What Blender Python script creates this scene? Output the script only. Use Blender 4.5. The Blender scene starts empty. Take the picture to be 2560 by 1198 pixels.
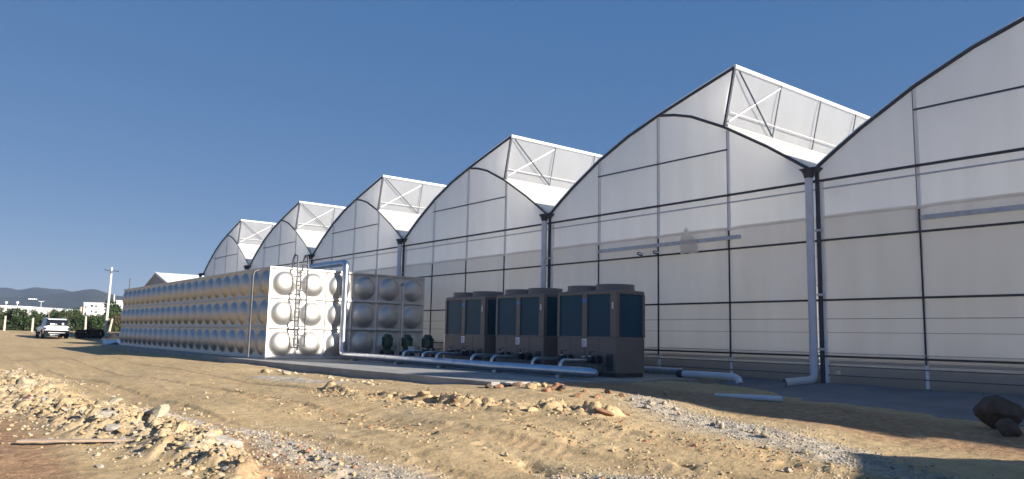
import bpy, bmesh, math, random
import numpy as np
from mathutils import Vector, Matrix
random.seed(7)
RNG = np.random.default_rng(11)
scn = bpy.context.scene
COL = scn.collection

# ------------------------------------------------------------------ camera
CAM = np.array([9.61719, -16.68065, 0.88987])
FPX, YAW, PITCH, ROLL = 1905.81, 0.905529, 0.127671, 0.02197
_cy, _sy, _cp, _sp = math.cos(YAW), math.sin(YAW), math.cos(PITCH), math.sin(PITCH)
FWD = np.array([-_sy * _cp, _cy * _cp, _sp])
_r0 = np.array([_cy, _sy, 0.0]); _u0 = np.cross(_r0, FWD)
RIGHT = _r0 * math.cos(ROLL) + _u0 * math.sin(ROLL)
UP = -_r0 * math.sin(ROLL) + _u0 * math.cos(ROLL)
cd = bpy.data.cameras.new('camera'); cam = bpy.data.objects.new('camera', cd); COL.objects.link(cam)
M = Matrix.Identity(4)
for i in range(3):
    M[i][0], M[i][1], M[i][2], M[i][3] = RIGHT[i], UP[i], -FWD[i], CAM[i]
cam.matrix_world = M
cd.sensor_width = 36.0; cd.lens = FPX / 2560 * 36.0
cd.clip_start = 0.1; cd.clip_end = 6000
scn.camera = cam

def at(px, py, d):
    "world point that lies d metres ahead of the camera on the ray of a photo pixel"
    p = CAM + d * (FWD + RIGHT * (px - 1280) / FPX - UP * (py - 599) / FPX)
    return Vector(p)

# ------------------------------------------------------------------ sun, sky, exposure
SX, SY = 2.78, 0.93                       # sun direction is (SX, SY, 1)
sd = Vector((SX, SY, 1)).normalized()
w = bpy.data.worlds.new('World'); scn.world = w; w.use_nodes = True
nt = w.node_tree
sky = nt.nodes.new('ShaderNodeTexSky'); sky.sky_type = 'NISHITA'; sky.sun_disc = False
sky.sun_elevation = math.asin(sd.z); sky.sun_rotation = math.atan2(sd.x, sd.y)
sky.air_density = 0.72; sky.dust_density = 0.3; sky.ozone_density = 3.0; sky.altitude = 1200
bg = nt.nodes['Background']; bg.inputs['Strength'].default_value = 0.05
vm = nt.nodes.new('ShaderNodeVectorMath'); vm.operation = 'MULTIPLY_ADD'      # one even correction of the whole sky towards clearer blue
vm.inputs[1].default_value = (.62, .42, .28); vm.inputs[2].default_value = (.17, .97, 2.62)
nt.links.new(sky.outputs['Color'], vm.inputs[0]); nt.links.new(vm.outputs[0], bg.inputs['Color'])
sl = bpy.data.lights.new('sun', 'SUN'); sl.energy = 5.0; sl.angle = math.radians(0.53); sl.color = (1.0, 0.93, 0.82)
so = bpy.data.objects.new('sun', sl); COL.objects.link(so)
so.rotation_euler = sd.to_track_quat('Z', 'Y').to_euler(); so.location = (60, 20, 60)
scn.view_settings.view_transform = 'Standard'; scn.view_settings.look = 'None'
scn.view_settings.exposure = 1.2; scn.view_settings.gamma = 1.0
scn.view_settings.use_curve_mapping = False
scn.cycles.max_bounces = 9; scn.cycles.transmission_bounces = 8; scn.cycles.diffuse_bounces = 5
scn.cycles.volume_bounces = 0; scn.cycles.use_denoising = True
scn.cycles.sample_clamp_indirect = 6

# ------------------------------------------------------------------ helpers
def tag(o, label=None, cat=None, group=None, kind=None):
    if label: o['label'] = label
    if cat: o['category'] = cat
    if group: o['group'] = group
    if kind: o['kind'] = kind
    return o

def thing(name, label, cat, loc=(0, 0, 0), rz=0.0, group=None):
    o = bpy.data.objects.new(name, None); COL.objects.link(o)
    o.location = loc; o.rotation_euler = (0, 0, rz); o.empty_display_size = 0.3
    return tag(o, label, cat, group)

def place(name, mesh, parent=None, loc=(0, 0, 0), rot=(0, 0, 0), scale=(1, 1, 1)):
    o = bpy.data.objects.new(name, mesh); COL.objects.link(o)
    o.location = loc; o.rotation_euler = rot; o.scale = scale
    if parent: o.parent = parent
    return o

def copy_tree(o, parent=None):
    c = o.copy(); COL.objects.link(c)
    if parent: c.parent = parent
    for ch in o.children: copy_tree(ch, c)
    return c

class MB:
    "collects simple solids into one mesh"
    def __init__(s): s.v = []; s.f = []; s.sm = []
    def add(s, vs, fs, smooth=False):
        b = len(s.v); s.v += [tuple(v) for v in vs]
        s.f += [tuple(i + b for i in f) for f in fs]; s.sm += [smooth] * len(fs); return s
    def box(s, x0, y0, z0, x1, y1, z1):
        vs = [(x0,y0,z0),(x1,y0,z0),(x1,y1,z0),(x0,y1,z0),(x0,y0,z1),(x1,y0,z1),(x1,y1,z1),(x0,y1,z1)]
        return s.add(vs, [(0,3,2,1),(4,5,6,7),(0,1,5,4),(1,2,6,5),(2,3,7,6),(3,0,4,7)])
    def cbox(s, x0, y0, z0, x1, y1, z1, c=0.02):
        "box with its vertical and top edges chamfered"
        pts = [(x0+c,y0),(x1-c,y0),(x1,y0+c),(x1,y1-c),(x1-c,y1),(x0+c,y1),(x0,y1-c),(x0,y0+c)]
        cx, cy = (x0+x1)/2, (y0+y1)/2
        def sh(p, k): return (p[0]+(k if p[0]<cx else -k), p[1]+(k if p[1]<cy else -k))
        vs = [(*p, z0) for p in pts] + [(*p, z1-c) for p in pts] + [(*sh(p, c*.7), z1) for p in pts]
        fs = [tuple(range(7,-1,-1)), tuple(range(16,24))]
        for L in (0, 8):
            for i in range(8): j=(i+1)%8; fs.append((L+i, L+j, L+8+j, L+8+i))
        return s.add(vs, fs)
    def tube(s, path, r, n=10, cap=True, smooth=True):
        path = [Vector(p) for p in path]; m = len(path)
        rs = r if isinstance(r, (list, tuple)) else [r]*m
        vs = []; fs = []; ref = None
        for i, p in enumerate(path):
            t = (path[min(i+1, m-1)] - path[max(i-1, 0)]).normalized()
            if ref is None:
                ref = Vector((0,0,1)) if abs(t.z) < .9 else Vector((1,0,0))
            a = (ref - t*ref.dot(t))
            if a.length < 1e-4: a = Vector((1,0,0)) - t*t.x
            a.normalize(); ref = a; b = t.cross(a)
            for k in range(n):
                an = 2*math.pi*k/n
                vs.append(p + (a*math.cos(an) + b*math.sin(an))*rs[i])
        for i in range(m-1):
            for k in range(n):
                k2=(k+1)%n; fs.append((i*n+k, i*n+k2, (i+1)*n+k2, (i+1)*n+k))
        s.add(vs, fs, smooth)
        if cap:
            s.add(vs[:n], [tuple(range(n-1,-1,-1))]); s.add(vs[-n:], [tuple(range(n))])
        return s
    def bar(s, p, q, wd, ht, up=(0,0,1)):
        p, q = Vector(p), Vector(q); t=(q-p).normalized(); up=Vector(up)
        a = t.cross(up)
        if a.length < 1e-3: a = t.cross(Vector((0,1,0)))
        a.normalize(); b = a.cross(t).normalized(); a*=wd/2; b*=ht/2
        vs=[p-a-b,p+a-b,p+a+b,p-a+b,q-a-b,q+a-b,q+a+b,q-a+b]
        return s.add(vs,[(0,1,2,3),(7,6,5,4),(0,4,5,1),(1,5,6,2),(2,6,7,3),(3,7,4,0)])
    def grid(s, P, smooth=True):
        "P[i][j] points"
        n=len(P); m=len(P[0]); vs=[p for r in P for p in r]
        fs=[(i*m+j,(i+1)*m+j,(i+1)*m+j+1,i*m+j+1) for i in range(n-1) for j in range(m-1)]
        return s.add(vs, fs, smooth)
    def mesh(s, name, mat):
        me = bpy.data.meshes.new(name); me.from_pydata(s.v, [], s.f); me.update()
        me.polygons.foreach_set('use_smooth', s.sm)
        if mat: me.materials.append(mat)
        return me
    def build(s, name, mat, parent=None, **k): return place(name, s.mesh(name, mat), parent, **k)

def arc(c, a0, a1, r, u, v, n=6):
    c, u, v = Vector(c), Vector(u), Vector(v)
    return [c + u*r*math.cos(a0+(a1-a0)*i/n) + v*r*math.sin(a0+(a1-a0)*i/n) for i in range(n+1)]

# ------------------------------------------------------------------ materials
def principled(name, col, rough=0.6, metal=0.0, spec=0.5):
    m = bpy.data.materials.new(name); m.use_nodes = True
    b = m.node_tree.nodes['Principled BSDF']
    b.inputs['Base Color'].default_value = (*col, 1); b.inputs['Roughness'].default_value = rough
    b.inputs['Metallic'].default_value = metal; b.inputs['Specular IOR Level'].default_value = spec
    return m

def vary(m, scale=3.0, amt=0.25, bump=0.0, bscale=40.0, rough=0.0, stretch=(1,1,1)):
    "uneven colour, relief and gloss on a principled material"
    t = m.node_tree; N = t.nodes; L = t.links; b = N['Principled BSDF']
    tc = N.new('ShaderNodeTexCoord'); mp = N.new('ShaderNodeMapping'); mp.inputs['Scale'].default_value = stretch
    L.new(tc.outputs['Object'], mp.inputs['Vector'])
    nz = N.new('ShaderNodeTexNoise'); nz.inputs['Scale'].default_value = scale; nz.inputs['Detail'].default_value = 6
    L.new(mp.outputs['Vector'], nz.inputs['Vector'])
    c = b.inputs['Base Color'].default_value[:3]
    rp = N.new('ShaderNodeValToRGB'); rp.color_ramp.elements[0].position = .3; rp.color_ramp.elements[1].position = .72
    rp.color_ramp.elements[0].color = (*[x*(1-amt) for x in c], 1); rp.color_ramp.elements[1].color = (*[min(1,x*(1+amt)) for x in c], 1)
    L.new(nz.outputs['Fac'], rp.inputs['Fac']); L.new(rp.outputs['Color'], b.inputs['Base Color'])
    if rough:
        mr = N.new('ShaderNodeMapRange'); r0 = b.inputs['Roughness'].default_value
        mr.inputs['To Min'].default_value = max(.02, r0-rough); mr.inputs['To Max'].default_value = min(1, r0+rough)
        L.new(nz.outputs['Fac'], mr.inputs['Value']); L.new(mr.outputs['Result'], b.inputs['Roughness'])
    if bump:
        n2 = N.new('ShaderNodeTexNoise'); n2.inputs['Scale'].default_value = bscale; n2.inputs['Detail'].default_value = 4
        L.new(mp.outputs['Vector'], n2.inputs['Vector'])
        bp = N.new('ShaderNodeBump'); bp.inputs['Strength'].default_value = bump; bp.inputs['Distance'].default_value = .02
        L.new(n2.outputs['Fac'], bp.inputs['Height']); L.new(bp.outputs['Normal'], b.inputs['Normal'])
    return m

def film(name, col, trans, wrinkle=0.15, clear=0.0, gloss=0.08):
    "thin plastic film: part of the light is scattered back, part comes through"
    m = bpy.data.materials.new(name); m.use_nodes = True
    t = m.node_tree; N = t.nodes; L = t.links; N.remove(N['Principled BSDF'])
    out = N['Material Output']
    tc = N.new('ShaderNodeTexCoord')
    mp = N.new('ShaderNodeMapping'); mp.inputs['Scale'].default_value = (1.2, 1.2, .35); L.new(tc.outputs['Object'], mp.inputs['Vector'])
    nz = N.new('ShaderNodeTexNoise'); nz.inputs['Scale'].default_value = 1.6; nz.inputs['Detail'].default_value = 5; L.new(mp.outputs['Vector'], nz.inputs['Vector'])
    bp = N.new('ShaderNodeBump'); bp.inputs['Strength'].default_value = wrinkle; bp.inputs['Distance'].default_value = .08
    L.new(nz.outputs['Fac'], bp.inputs['Height'])
    rp = N.new('ShaderNodeValToRGB'); rp.color_ramp.elements[0].position=.25; rp.color_ramp.elements[1].position=.8
    rp.color_ramp.elements[0].color = (*[c*f for c,f in zip(col,(.93,.92,.905))],1); rp.color_ramp.elements[1].color = (*col,1)
    n3 = N.new('ShaderNodeTexNoise'); n3.inputs['Scale'].default_value = .7; n3.inputs['Detail'].default_value = 3
    m9 = N.new('ShaderNodeMapping'); m9.inputs['Scale'].default_value = (3.5, 3.5, .5); L.new(tc.outputs['Object'], m9.inputs['Vector'])
    L.new(m9.outputs['Vector'], n3.inputs['Vector']); L.new(n3.outputs['Fac'], rp.inputs['Fac'])
    d = N.new('ShaderNodeBsdfDiffuse'); tr = N.new('ShaderNodeBsdfTranslucent'); g = N.new('ShaderNodeBsdfGlossy'); g.inputs['Roughness'].default_value=.22
    for x in (d, tr): L.new(rp.outputs['Color'], x.inputs['Color'])
    for x in (d, tr, g): L.new(bp.outputs['Normal'], x.inputs['Normal'])
    m1 = N.new('ShaderNodeMixShader'); m1.inputs['Fac'].default_value = trans
    L.new(d.outputs[0], m1.inputs[1]); L.new(tr.outputs[0], m1.inputs[2])
    last = m1
    if clear:
        tp = N.new('ShaderNodeBsdfTransparent'); m3 = N.new('ShaderNodeMixShader'); m3.inputs['Fac'].default_value = clear
        L.new(last.outputs[0], m3.inputs[1]); L.new(tp.outputs[0], m3.inputs[2]); last = m3
    fr = N.new('ShaderNodeLayerWeight'); fr.inputs['Blend'].default_value = .25
    mu = N.new('ShaderNodeMath'); mu.operation='MULTIPLY'; mu.inputs[1].default_value = gloss*3; L.new(fr.outputs['Facing'], mu.inputs[0])
    m2 = N.new('ShaderNodeMixShader'); L.new(mu.outputs[0], m2.inputs['Fac'])
    L.new(last.outputs[0], m2.inputs[1]); L.new(g.outputs[0], m2.inputs[2]); L.new(m2.outputs[0], out.inputs['Surface'])
    return m

MAT = dict(
    film=film('greenhouse_film', (.935,.94,.95), .62, .25),
    roof=film('roof_film', (.92,.915,.905), .83, .12, gloss=.015),
    arch=film('arch_roof_film', (.94,.935,.92), .58, .12, gloss=.015),
    curtain=film('curtain_film', (.92,.885,.835), .60, .16),
    skirt=film('skirt_film', (.40,.40,.385), .34, .2, clear=.12, gloss=.05),
    dark=vary(principled('dark_rail_steel', (.05,.052,.058), .5, .2), 5, .3),
    rib=vary(principled('rib_steel', (.055,.062,.08), .45, .3), 5, .3),
    white=principled('white_clip', (.82,.82,.82), .45),
    softw=principled('dull_white_tube', (.46,.46,.455), .5),
    galv=vary(principled('galvanised_steel', (.46,.47,.50), .42, .55), 8, .15),
    galvd=vary(principled('dark_strut_steel', (.13,.135,.15), .5, .3), 5, .2),  # galvd: darker grey steel for struts, skirt rails and trough rim
    pvc=vary(principled('blue_grey_pvc', (.60,.615,.67), .38), 4, .08),
    pvcw=principled('pale_pvc', (.56,.57,.56), .45),
    steel=vary(principled('stainless_steel', (.53,.515,.49), .52, 1.0), 1.3, .12, .03, 9, .06),
    steeld=vary(principled('dull_steel', (.50,.49,.47), .42, .9), 3, .15),
    ladder=vary(principled('ladder_steel',(.085,.088,.10),.5,.3),6,.2),
    clad=vary(principled('cladding_foil', (.50,.53,.59), .30, 1.0), 2.5, .12, .06, 7, .06),
    brown=vary(principled('brown_enamel', (.150,.128,.115), .5), 2, .08, .02, 30),
    coil=None, mat=principled('white_bounce_sheet',(.72,.72,.70),.8),  black=principled('black_rubber', (.012,.012,.013), .85, 0, .1),  # mat is the sheet added to bounce light inside the greenhouse
    valve=vary(principled('dark_blue_casting', (.014,.02,.04), .3, .2), 20, .3, .2, 60),
    green=vary(principled('dark_green_casting', (.010,.048,.036), .3), 9, .2),
    label=principled('white_label', (.75,.75,.74), .5), ink=principled('dark_print', (.03,.03,.035), .6),
    blue=principled('blue_sticker', (.03,.2,.62), .4), pbl=vary(principled('blue_plastic', (.045,.095,.20), .6, 0, .2), 5, .15),
    conc=vary(principled('concrete', (.31,.295,.275), .85), 1.5, .22, .25, 30),
    apron=vary(principled('grey_screed', (.165,.165,.185), .7), 1.1, .22, .2, 14),
    block=vary(principled('block_wall', (.40,.39,.36), .9), 3, .25, .3, 20),
    wood=vary(principled('weathered_wood', (.46,.34,.25), .8), 6, .25, .3, 40, stretch=(1,8,8)),
    polec=vary(principled('pole_concrete', (.55,.54,.52), .8), 4, .12),
    postw=vary(principled('fence_post', (.50,.45,.36), .85), 6, .2),
    carw=principled('white_car_paint', (.80,.81,.83), .22), glass=principled('car_glass', (.012,.016,.024), .06),
    trim=principled('black_trim', (.012,.012,.014), .85, 0, .08), chrome=principled('bright_alloy', (.6,.6,.62), .25, .9),
    lamp=principled('tail_lamp', (.03,.035,.07), .15), wallw=vary(principled('white_render', (.80,.80,.80), .8), .3, .06),
    peach=vary(principled('peach_render', (.72,.54,.40), .8), .5, .08), winb=principled('dark_pane', (.05,.055,.06), .2),
    soil=vary(principled('dark_soil', (.02,.018,.018), .85), 4, .3, .4, 12),
)
def coil_material():
    m = principled('teal_coil_guard', (.010,.032,.048), .35, 0.0, .16)
    t=m.node_tree; N=t.nodes; L=t.links; b=N['Principled BSDF']
    tc=N.new('ShaderNodeTexCoord'); wv=N.new('ShaderNodeTexWave'); wv.bands_direction='Z'; wv.inputs['Scale'].default_value=22; wv.inputs['Distortion'].default_value=.2
    L.new(tc.outputs['Object'], wv.inputs['Vector'])
    bp=N.new('ShaderNodeBump'); bp.inputs['Strength'].default_value=.12; bp.inputs['Distance'].default_value=.01
    L.new(wv.outputs['Fac'], bp.inputs['Height']); L.new(bp.outputs['Normal'], b.inputs['Normal'])
    nz=N.new('ShaderNodeTexNoise'); nz.inputs['Scale'].default_value=1.2; L.new(tc.outputs['Object'], nz.inputs['Vector'])
    rp=N.new('ShaderNodeValToRGB'); rp.color_ramp.elements[0].color=(.008,.045,.078,1); rp.color_ramp.elements[1].color=(.02,.08,.125,1)
    L.new(nz.outputs['Fac'], rp.inputs['Fac']); L.new(rp.outputs['Color'], b.inputs['Base Color'])
    return m
MAT['coil'] = coil_material()

def leaf_material(name, a, bcol):
    m = bpy.data.materials.new(name); m.use_nodes=True; t=m.node_tree; N=t.nodes; L=t.links
    b=N['Principled BSDF']; b.inputs['Roughness'].default_value=.6; b.inputs['Specular IOR Level'].default_value=.25
    gi=N.new('ShaderNodeTexCoord'); nz=N.new('ShaderNodeTexNoise'); nz.inputs['Scale'].default_value=2.3; nz.inputs['Detail'].default_value=6
    L.new(gi.outputs['Object'], nz.inputs['Vector'])
    rp=N.new('ShaderNodeValToRGB'); rp.color_ramp.elements[0].position=.35; rp.color_ramp.elements[1].position=.65
    rp.color_ramp.elements[0].color=(*a,1); rp.color_ramp.elements[1].color=(*bcol,1)
    L.new(nz.outputs['Fac'], rp.inputs['Fac']); L.new(rp.outputs['Color'], b.inputs['Base Color'])
    return m
LEAF = [leaf_material('leaf_olive',(.022,.034,.010),(.055,.072,.022)), leaf_material('leaf_green',(.018,.036,.010),(.042,.072,.02)),
        leaf_material('leaf_dry',(.05,.045,.022),(.085,.075,.035)), leaf_material('leaf_dark',(.015,.035,.012),(.035,.06,.02))]
BARK = vary(principled('bark', (.16,.12,.09), .9), 6, .3)

# ------------------------------------------------------------------ ground
_T = [np.random.default_rng(i).random((256, 256)) for i in range(6)]
def vnoise(x, y, k=0):
    T=_T[k%6]; xi=np.floor(x).astype(int); yi=np.floor(y).astype(int); fx=x-xi; fy=y-yi
    fx=fx*fx*(3-2*fx); fy=fy*fy*(3-2*fy)
    a=T[xi&255,yi&255]; b=T[(xi+1)&255,yi&255]; c=T[xi&255,(yi+1)&255]; d=T[(xi+1)&255,(yi+1)&255]
    return (a*(1-fx)+b*fx)*(1-fy)+(c*(1-fx)+d*fx)*fy
def fbm(x, y, k=0, o=4, g=.5):
    s=0; a=1; t=0
    for i in range(o): s=s+a*vnoise(x*2**i+17.3*i, y*2**i-9.1*i, k+i); t+=a; a*=g
    return s/t
CTRL = np.array([
 (-2,-.8,-.14),(1.5,-2.9,-.22),(5,-3.2,-.32),(9,-3.2,-.4),(-.5,-4.8,-.22),(2.5,-6.3,-.36),(5,-6.6,-.48),(9,-7,-.6),
 (-2,-6.6,.02),(-1.7,-5.6,.0),(-1.6,-5,-.03),(-2.1,-7.35,.0),(-2.1,-3.4,-.03),(-2.6,-7.8,-.13),(-5,-8.3,-.17),(-9,-8.6,-.2),(-13.7,-8.5,-.14),(-22,-9.6,-.12),(-37,-9,-.18),(-30,-12,-.2),
 (-3,-10,-.22),(0,-9.4,-.26),(-8,-11,-.28),(-1,-12,-.45),(-14,-14,-.42),(-25,-15,-.35),(-6,-15,-.5),
 (6.4,-8.2,-.62),(3.4,-11.8,-.62),(1.6,-14,-.6),(.8,-15.8,-.64),(9.6,-16.7,-.75),(4,-18,-.75),(12,-10,-.75),(-3,-18,-.66),
 (-46,-9,-.38),(-49,-12,-.36),(-53,-7,-.22),(-46,-5.5,-.13),(-57.5,-7.5,-.12),(-65,-7,-.08),(-61,-5,.08),(-59.8,-3.9,.2),(-60,-14,-.2),
 (-74,-8,.34),(-72,-3,.38),(-80.6,-9.1,.5),(-76,-3,.58),(-74.3,-1,.62),(-83,-14,.45),(-90,-5,.6),(-110,-20,.5),(-110,20,.6),(-70,8,.5),
 (-45,6,-.2),(-20,5,-.2),(5,5,-.25),(20,5,-.3),(-20,30,-.25),(30,-10,-.8),(30,-40,-.9),(-40,-50,-.5),(-150,0,.6),(-150,-80,.5),(200,0,-.5),(0,200,.2),(0,-200,-.6)], float)
def line_mask(x, y, pts, hw):
    "1 on the polyline, falling to 0 at its half width"
    best=np.full(np.shape(x), 9e9)
    for (ax,ay,aw),(bx,by,bw) in zip(pts[:-1], pts[1:]):
        dx,dy=bx-ax,by-ay; t=np.clip(((x-ax)*dx+(y-ay)*dy)/(dx*dx+dy*dy),0,1)
        d=np.hypot(x-ax-t*dx, y-ay-t*dy)/(aw+(bw-aw)*t); best=np.minimum(best,d)
    return np.clip(1-best/hw,0,1)
RUB = [(-17,-14.9,1.1),(-12,-14.5,.9),(-6,-14.75,1.0),(-2.8,-14.25,.95),(-.4,-13.9,.7),(1.5,-13.85,.4)]
RIDGE = [(-4.6,-10.0,.3),(-3.2,-10.1,.5),(-2.1,-9.85,.45),(-.95,-9.35,.5),(.2,-8.65,.5),(1.2,-8.2,.35)]
GRAV = [[(.1,-6.3,.3),(1.2,-6.75,.6),(2.6,-7.2,.75),(4.0,-7.3,.6),(5.2,-7.65,.35),(6.3,-7.9,.2)],
        [(-1.2,-12.9,.3),(.9,-12.75,.5),(2.4,-12.6,.6),(3.9,-12.5,.5)],
        [(3.6,-11.0,.35),(4.7,-10.5,.5)], [(5.4,-8.6,.3),(6.6,-8.9,.5)], [(-9,-9.6,.5),(-6.3,-9.1,.5)], [(-3.2,-13.6,.3),(-1.5,-13.3,.4)]]
RUT = [[(8,-10.4,.25),(4.5,-9.6,.3),(1,-9.9,.2)],[(8,-11.6,.25),(4.4,-10.9,.3),(0,-11.2,.25),(-6,-11.6,.2)],[(6,-13.1,.2),(2.6,-13.05,.22),(-.5,-12.6,.2)],[(7,-8.5,.2),(4,-8.35,.3),(1.5,-8.9,.25)]]
TRK=[[(9,-9.2),(5,-9.9),(-2,-11.4),(-12,-12.2),(-30,-12.6),(-60,-9.5)],[(9,-10.9),(5,-11.6),(-2,-13.0),(-12,-13.4),(-30,-13.9),(-60,-11)],[(8,-7.9),(2.5,-9.1),(-5,-10.4),(-16,-10.9),(-40,-11.4)]]
def tracks(x, y):
    m=np.zeros(np.shape(x)); tread=np.zeros(np.shape(x))
    for t in TRK:
        k=line_mask(x,y+.35*(fbm(x*.25,y*0,1)-.5),[(a,b,.30) for a,b in t],1.0); m=np.maximum(m,k)
    return m
def masks(x, y):
    wx=x+.5*(fbm(x*.9,y*.9,1)-.5); wy=y+.5*(fbm(x*.9,y*.9,2)-.5)
    rub=line_mask(wx,wy,RUB,1.0); rid=line_mask(wx,wy,RIDGE,1.0)
    gr=np.zeros(np.shape(x))
    for g in GRAV: gr=np.maximum(gr, line_mask(wx,wy,g,1.15))
    rt=np.zeros(np.shape(x))
    for g in RUT: rt=np.maximum(rt, line_mask(wx,wy,g,1.0))
    return rub,rid,gr,rt
def base_height(x, y):
    num=0; den=0
    for cx,cy,cz in CTRL:
        wgt=1/(((x-cx)**2+(y-cy)**2)+.6)**1.6; num=num+wgt*cz; den=den+wgt
    return num/den
def height(x, y, detail=True):
    x=np.asarray(x,float); y=np.asarray(y,float)
    h=base_height(x,y); tk=tracks(x,y)
    rub,rid,gr,rt=masks(x,y)
    near=np.clip(1-np.hypot(x-2,y+11)/40,0,1)
    under=np.clip((y+8.0)/.6,0,1)*np.clip((-2.3-x)/.6,0,1)      # kept flat below the slab
    lump=fbm(x*2.1,y*2.1,3,5,.55); fine=fbm(x*7,y*7,4,4,.6); st=fbm(x*.5+y*.1,y*3.2,5,4)
    ss=lambda m: m*m*(3-2*m)
    d=.10*(fbm(x*.45,y*.45,0,3)-.5)+.05*(lump-.5)+.018*(fine-.5)+.05*(st-.5)
    d=d+ss(rub)*(.02+.36*crag(x,y)+.06*(fine-.5))
    d=d+ss(rid)*(-.03+.26*crag(x*.8+3,y*1.1)+.2*(lump-.5))
    d=d+ss(gr)*(.02+.05*(fine-.5))
    cut=np.clip(rt*2-.6,0,1)*(fbm(x*1.6,y*1.6,4)>.47)
    d=d-.10*cut*fbm(x*6,y*6,2)+.05*rt*(lump-.4)
    d=d*(1-.6*np.clip(tk*2,0,1))-.035*np.clip(tk*2.5,0,1)+.03*np.clip(1-np.abs(tk-.12)/.12,0,1)*(lump>.42)+.007*np.clip(tk*3,0,1)*np.sin((x*.9+y*.35)*38)*(fbm(x*1.3,y*1.3,2)>.5)
    return h+d*near*(1-.9*under)+ (1-near)*.06*(fbm(x*.2,y*.2,1)-.5)*np.clip(1-np.hypot(x,y)/300,0,1)

def cells(x, y, k):
    "distance to the nearest and second nearest random seed: broken lumps with cracks between"
    xi=np.floor(x); yi=np.floor(y); d1=np.full(x.shape,9.); d2=np.full(x.shape,9.); hh=np.zeros(x.shape)
    for a in (-1,0,1):
        for b in (-1,0,1):
            cx=(xi+a).astype(int); cy=(yi+b).astype(int)
            px=cx+_T[k%6][cx&255,cy&255]; py=cy+_T[(k+1)%6][cx&255,cy&255]; hv=_T[(k+2)%6][cx&255,cy&255]
            d=np.hypot(x-px,y-py); nw=d<d1
            d2=np.where(nw,d1,np.minimum(d2,d)); hh=np.where(nw,hv,hh); d1=np.where(nw,d,d1)
    return d2-d1, hh
def crag(x, y):
    wx=x+.25*(fbm(x*3,y*3,1)-.5); wy=y+.25*(fbm(x*3,y*3,2)-.5)
    e1,h1=cells(np.asarray(wx*3.2),np.asarray(wy*3.2),0); e2,h2=cells(np.asarray(wx*7.5),np.asarray(wy*7.5),3)
    return .62*np.clip(e1*4,0,1)*(.25+.75*h1)+.38*np.clip(e2*4,0,1)*(.2+.8*h2)
def axis(lo, hi, step, far_lo, far_hi, g=1.13):
    a=list(np.arange(lo,hi+1e-6,step)); s=step
    left=[]; v=lo
    while v>far_lo: s*=g; v-=s; left.append(max(v,far_lo))
    s=step; right=[]; v=hi
    while v<far_hi: s*=g; v+=s; right.append(min(v,far_hi))
    return np.array(left[::-1]+a+right)
GX=axis(-16,9,.045,-1650,1650,1.09); GY=axis(-16.6,-2,.042,-1650,1650,1.09)
XX,YY=np.meshgrid(GX,GY,indexing='ij')
ZZ=height(XX,YY)
nx,ny=XX.shape
gm=bpy.data.meshes.new('ground')
gm.vertices.add(nx*ny); gm.vertices.foreach_set('co', np.stack([XX,YY,ZZ],-1).ravel())
ii,jj=np.meshgrid(np.arange(nx-1),np.arange(ny-1),indexing='ij')
q=np.stack([ii*ny+jj,(ii+1)*ny+jj,(ii+1)*ny+jj+1,ii*ny+jj+1],-1).reshape(-1,4)
gm.loops.add(q.size); gm.loops.foreach_set('vertex_index', q.ravel().astype(np.int32))
gm.polygons.add(len(q)); gm.polygons.foreach_set('loop_start', np.arange(0,q.size,4,dtype=np.int32))
gm.polygons.foreach_set('use_smooth', np.ones(len(q),bool)); gm.update()
rub,rid,gr,rt=masks(XX,YY)
red=np.clip(line_mask(XX,YY,[(-4,-16.2,1.2),(1,-15.6,.55)],1.2)*2,0,1)*.9
red=np.maximum(red, .95*np.clip(line_mask(XX,YY,[(-3,-5.6,1.5),(1,-4.4,1.5),(4.5,-4.6,1.5),(9,-5,1.6)],1.0)*2,0,1)*(.55+.6*fbm(XX*.9,YY*.9,3)))  # reddish soil by the apron, darkened to put the building's shade into colour
red=np.maximum(red, .8*np.clip(line_mask(XX,YY,[(-2,-13.1,.25),(2.2,-13.6,.5),(4.2,-13.4,.5)],1.0)*1.8,0,1))
grey=np.clip(gr*1.5,0,1)*.9
grey=np.maximum(grey, rub*.55*fbm(XX*1.1,YY*1.1,5))
red=np.maximum(red,.28*np.clip(tracks(XX,YY)*2,0,1)*fbm(XX*.6,YY*2,1))
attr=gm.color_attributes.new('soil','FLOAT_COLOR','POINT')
attr.data.foreach_set('color', np.stack([red,grey,np.clip(rub+rid,0,1),np.ones_like(red)],-1).ravel().astype(np.float32))
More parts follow.
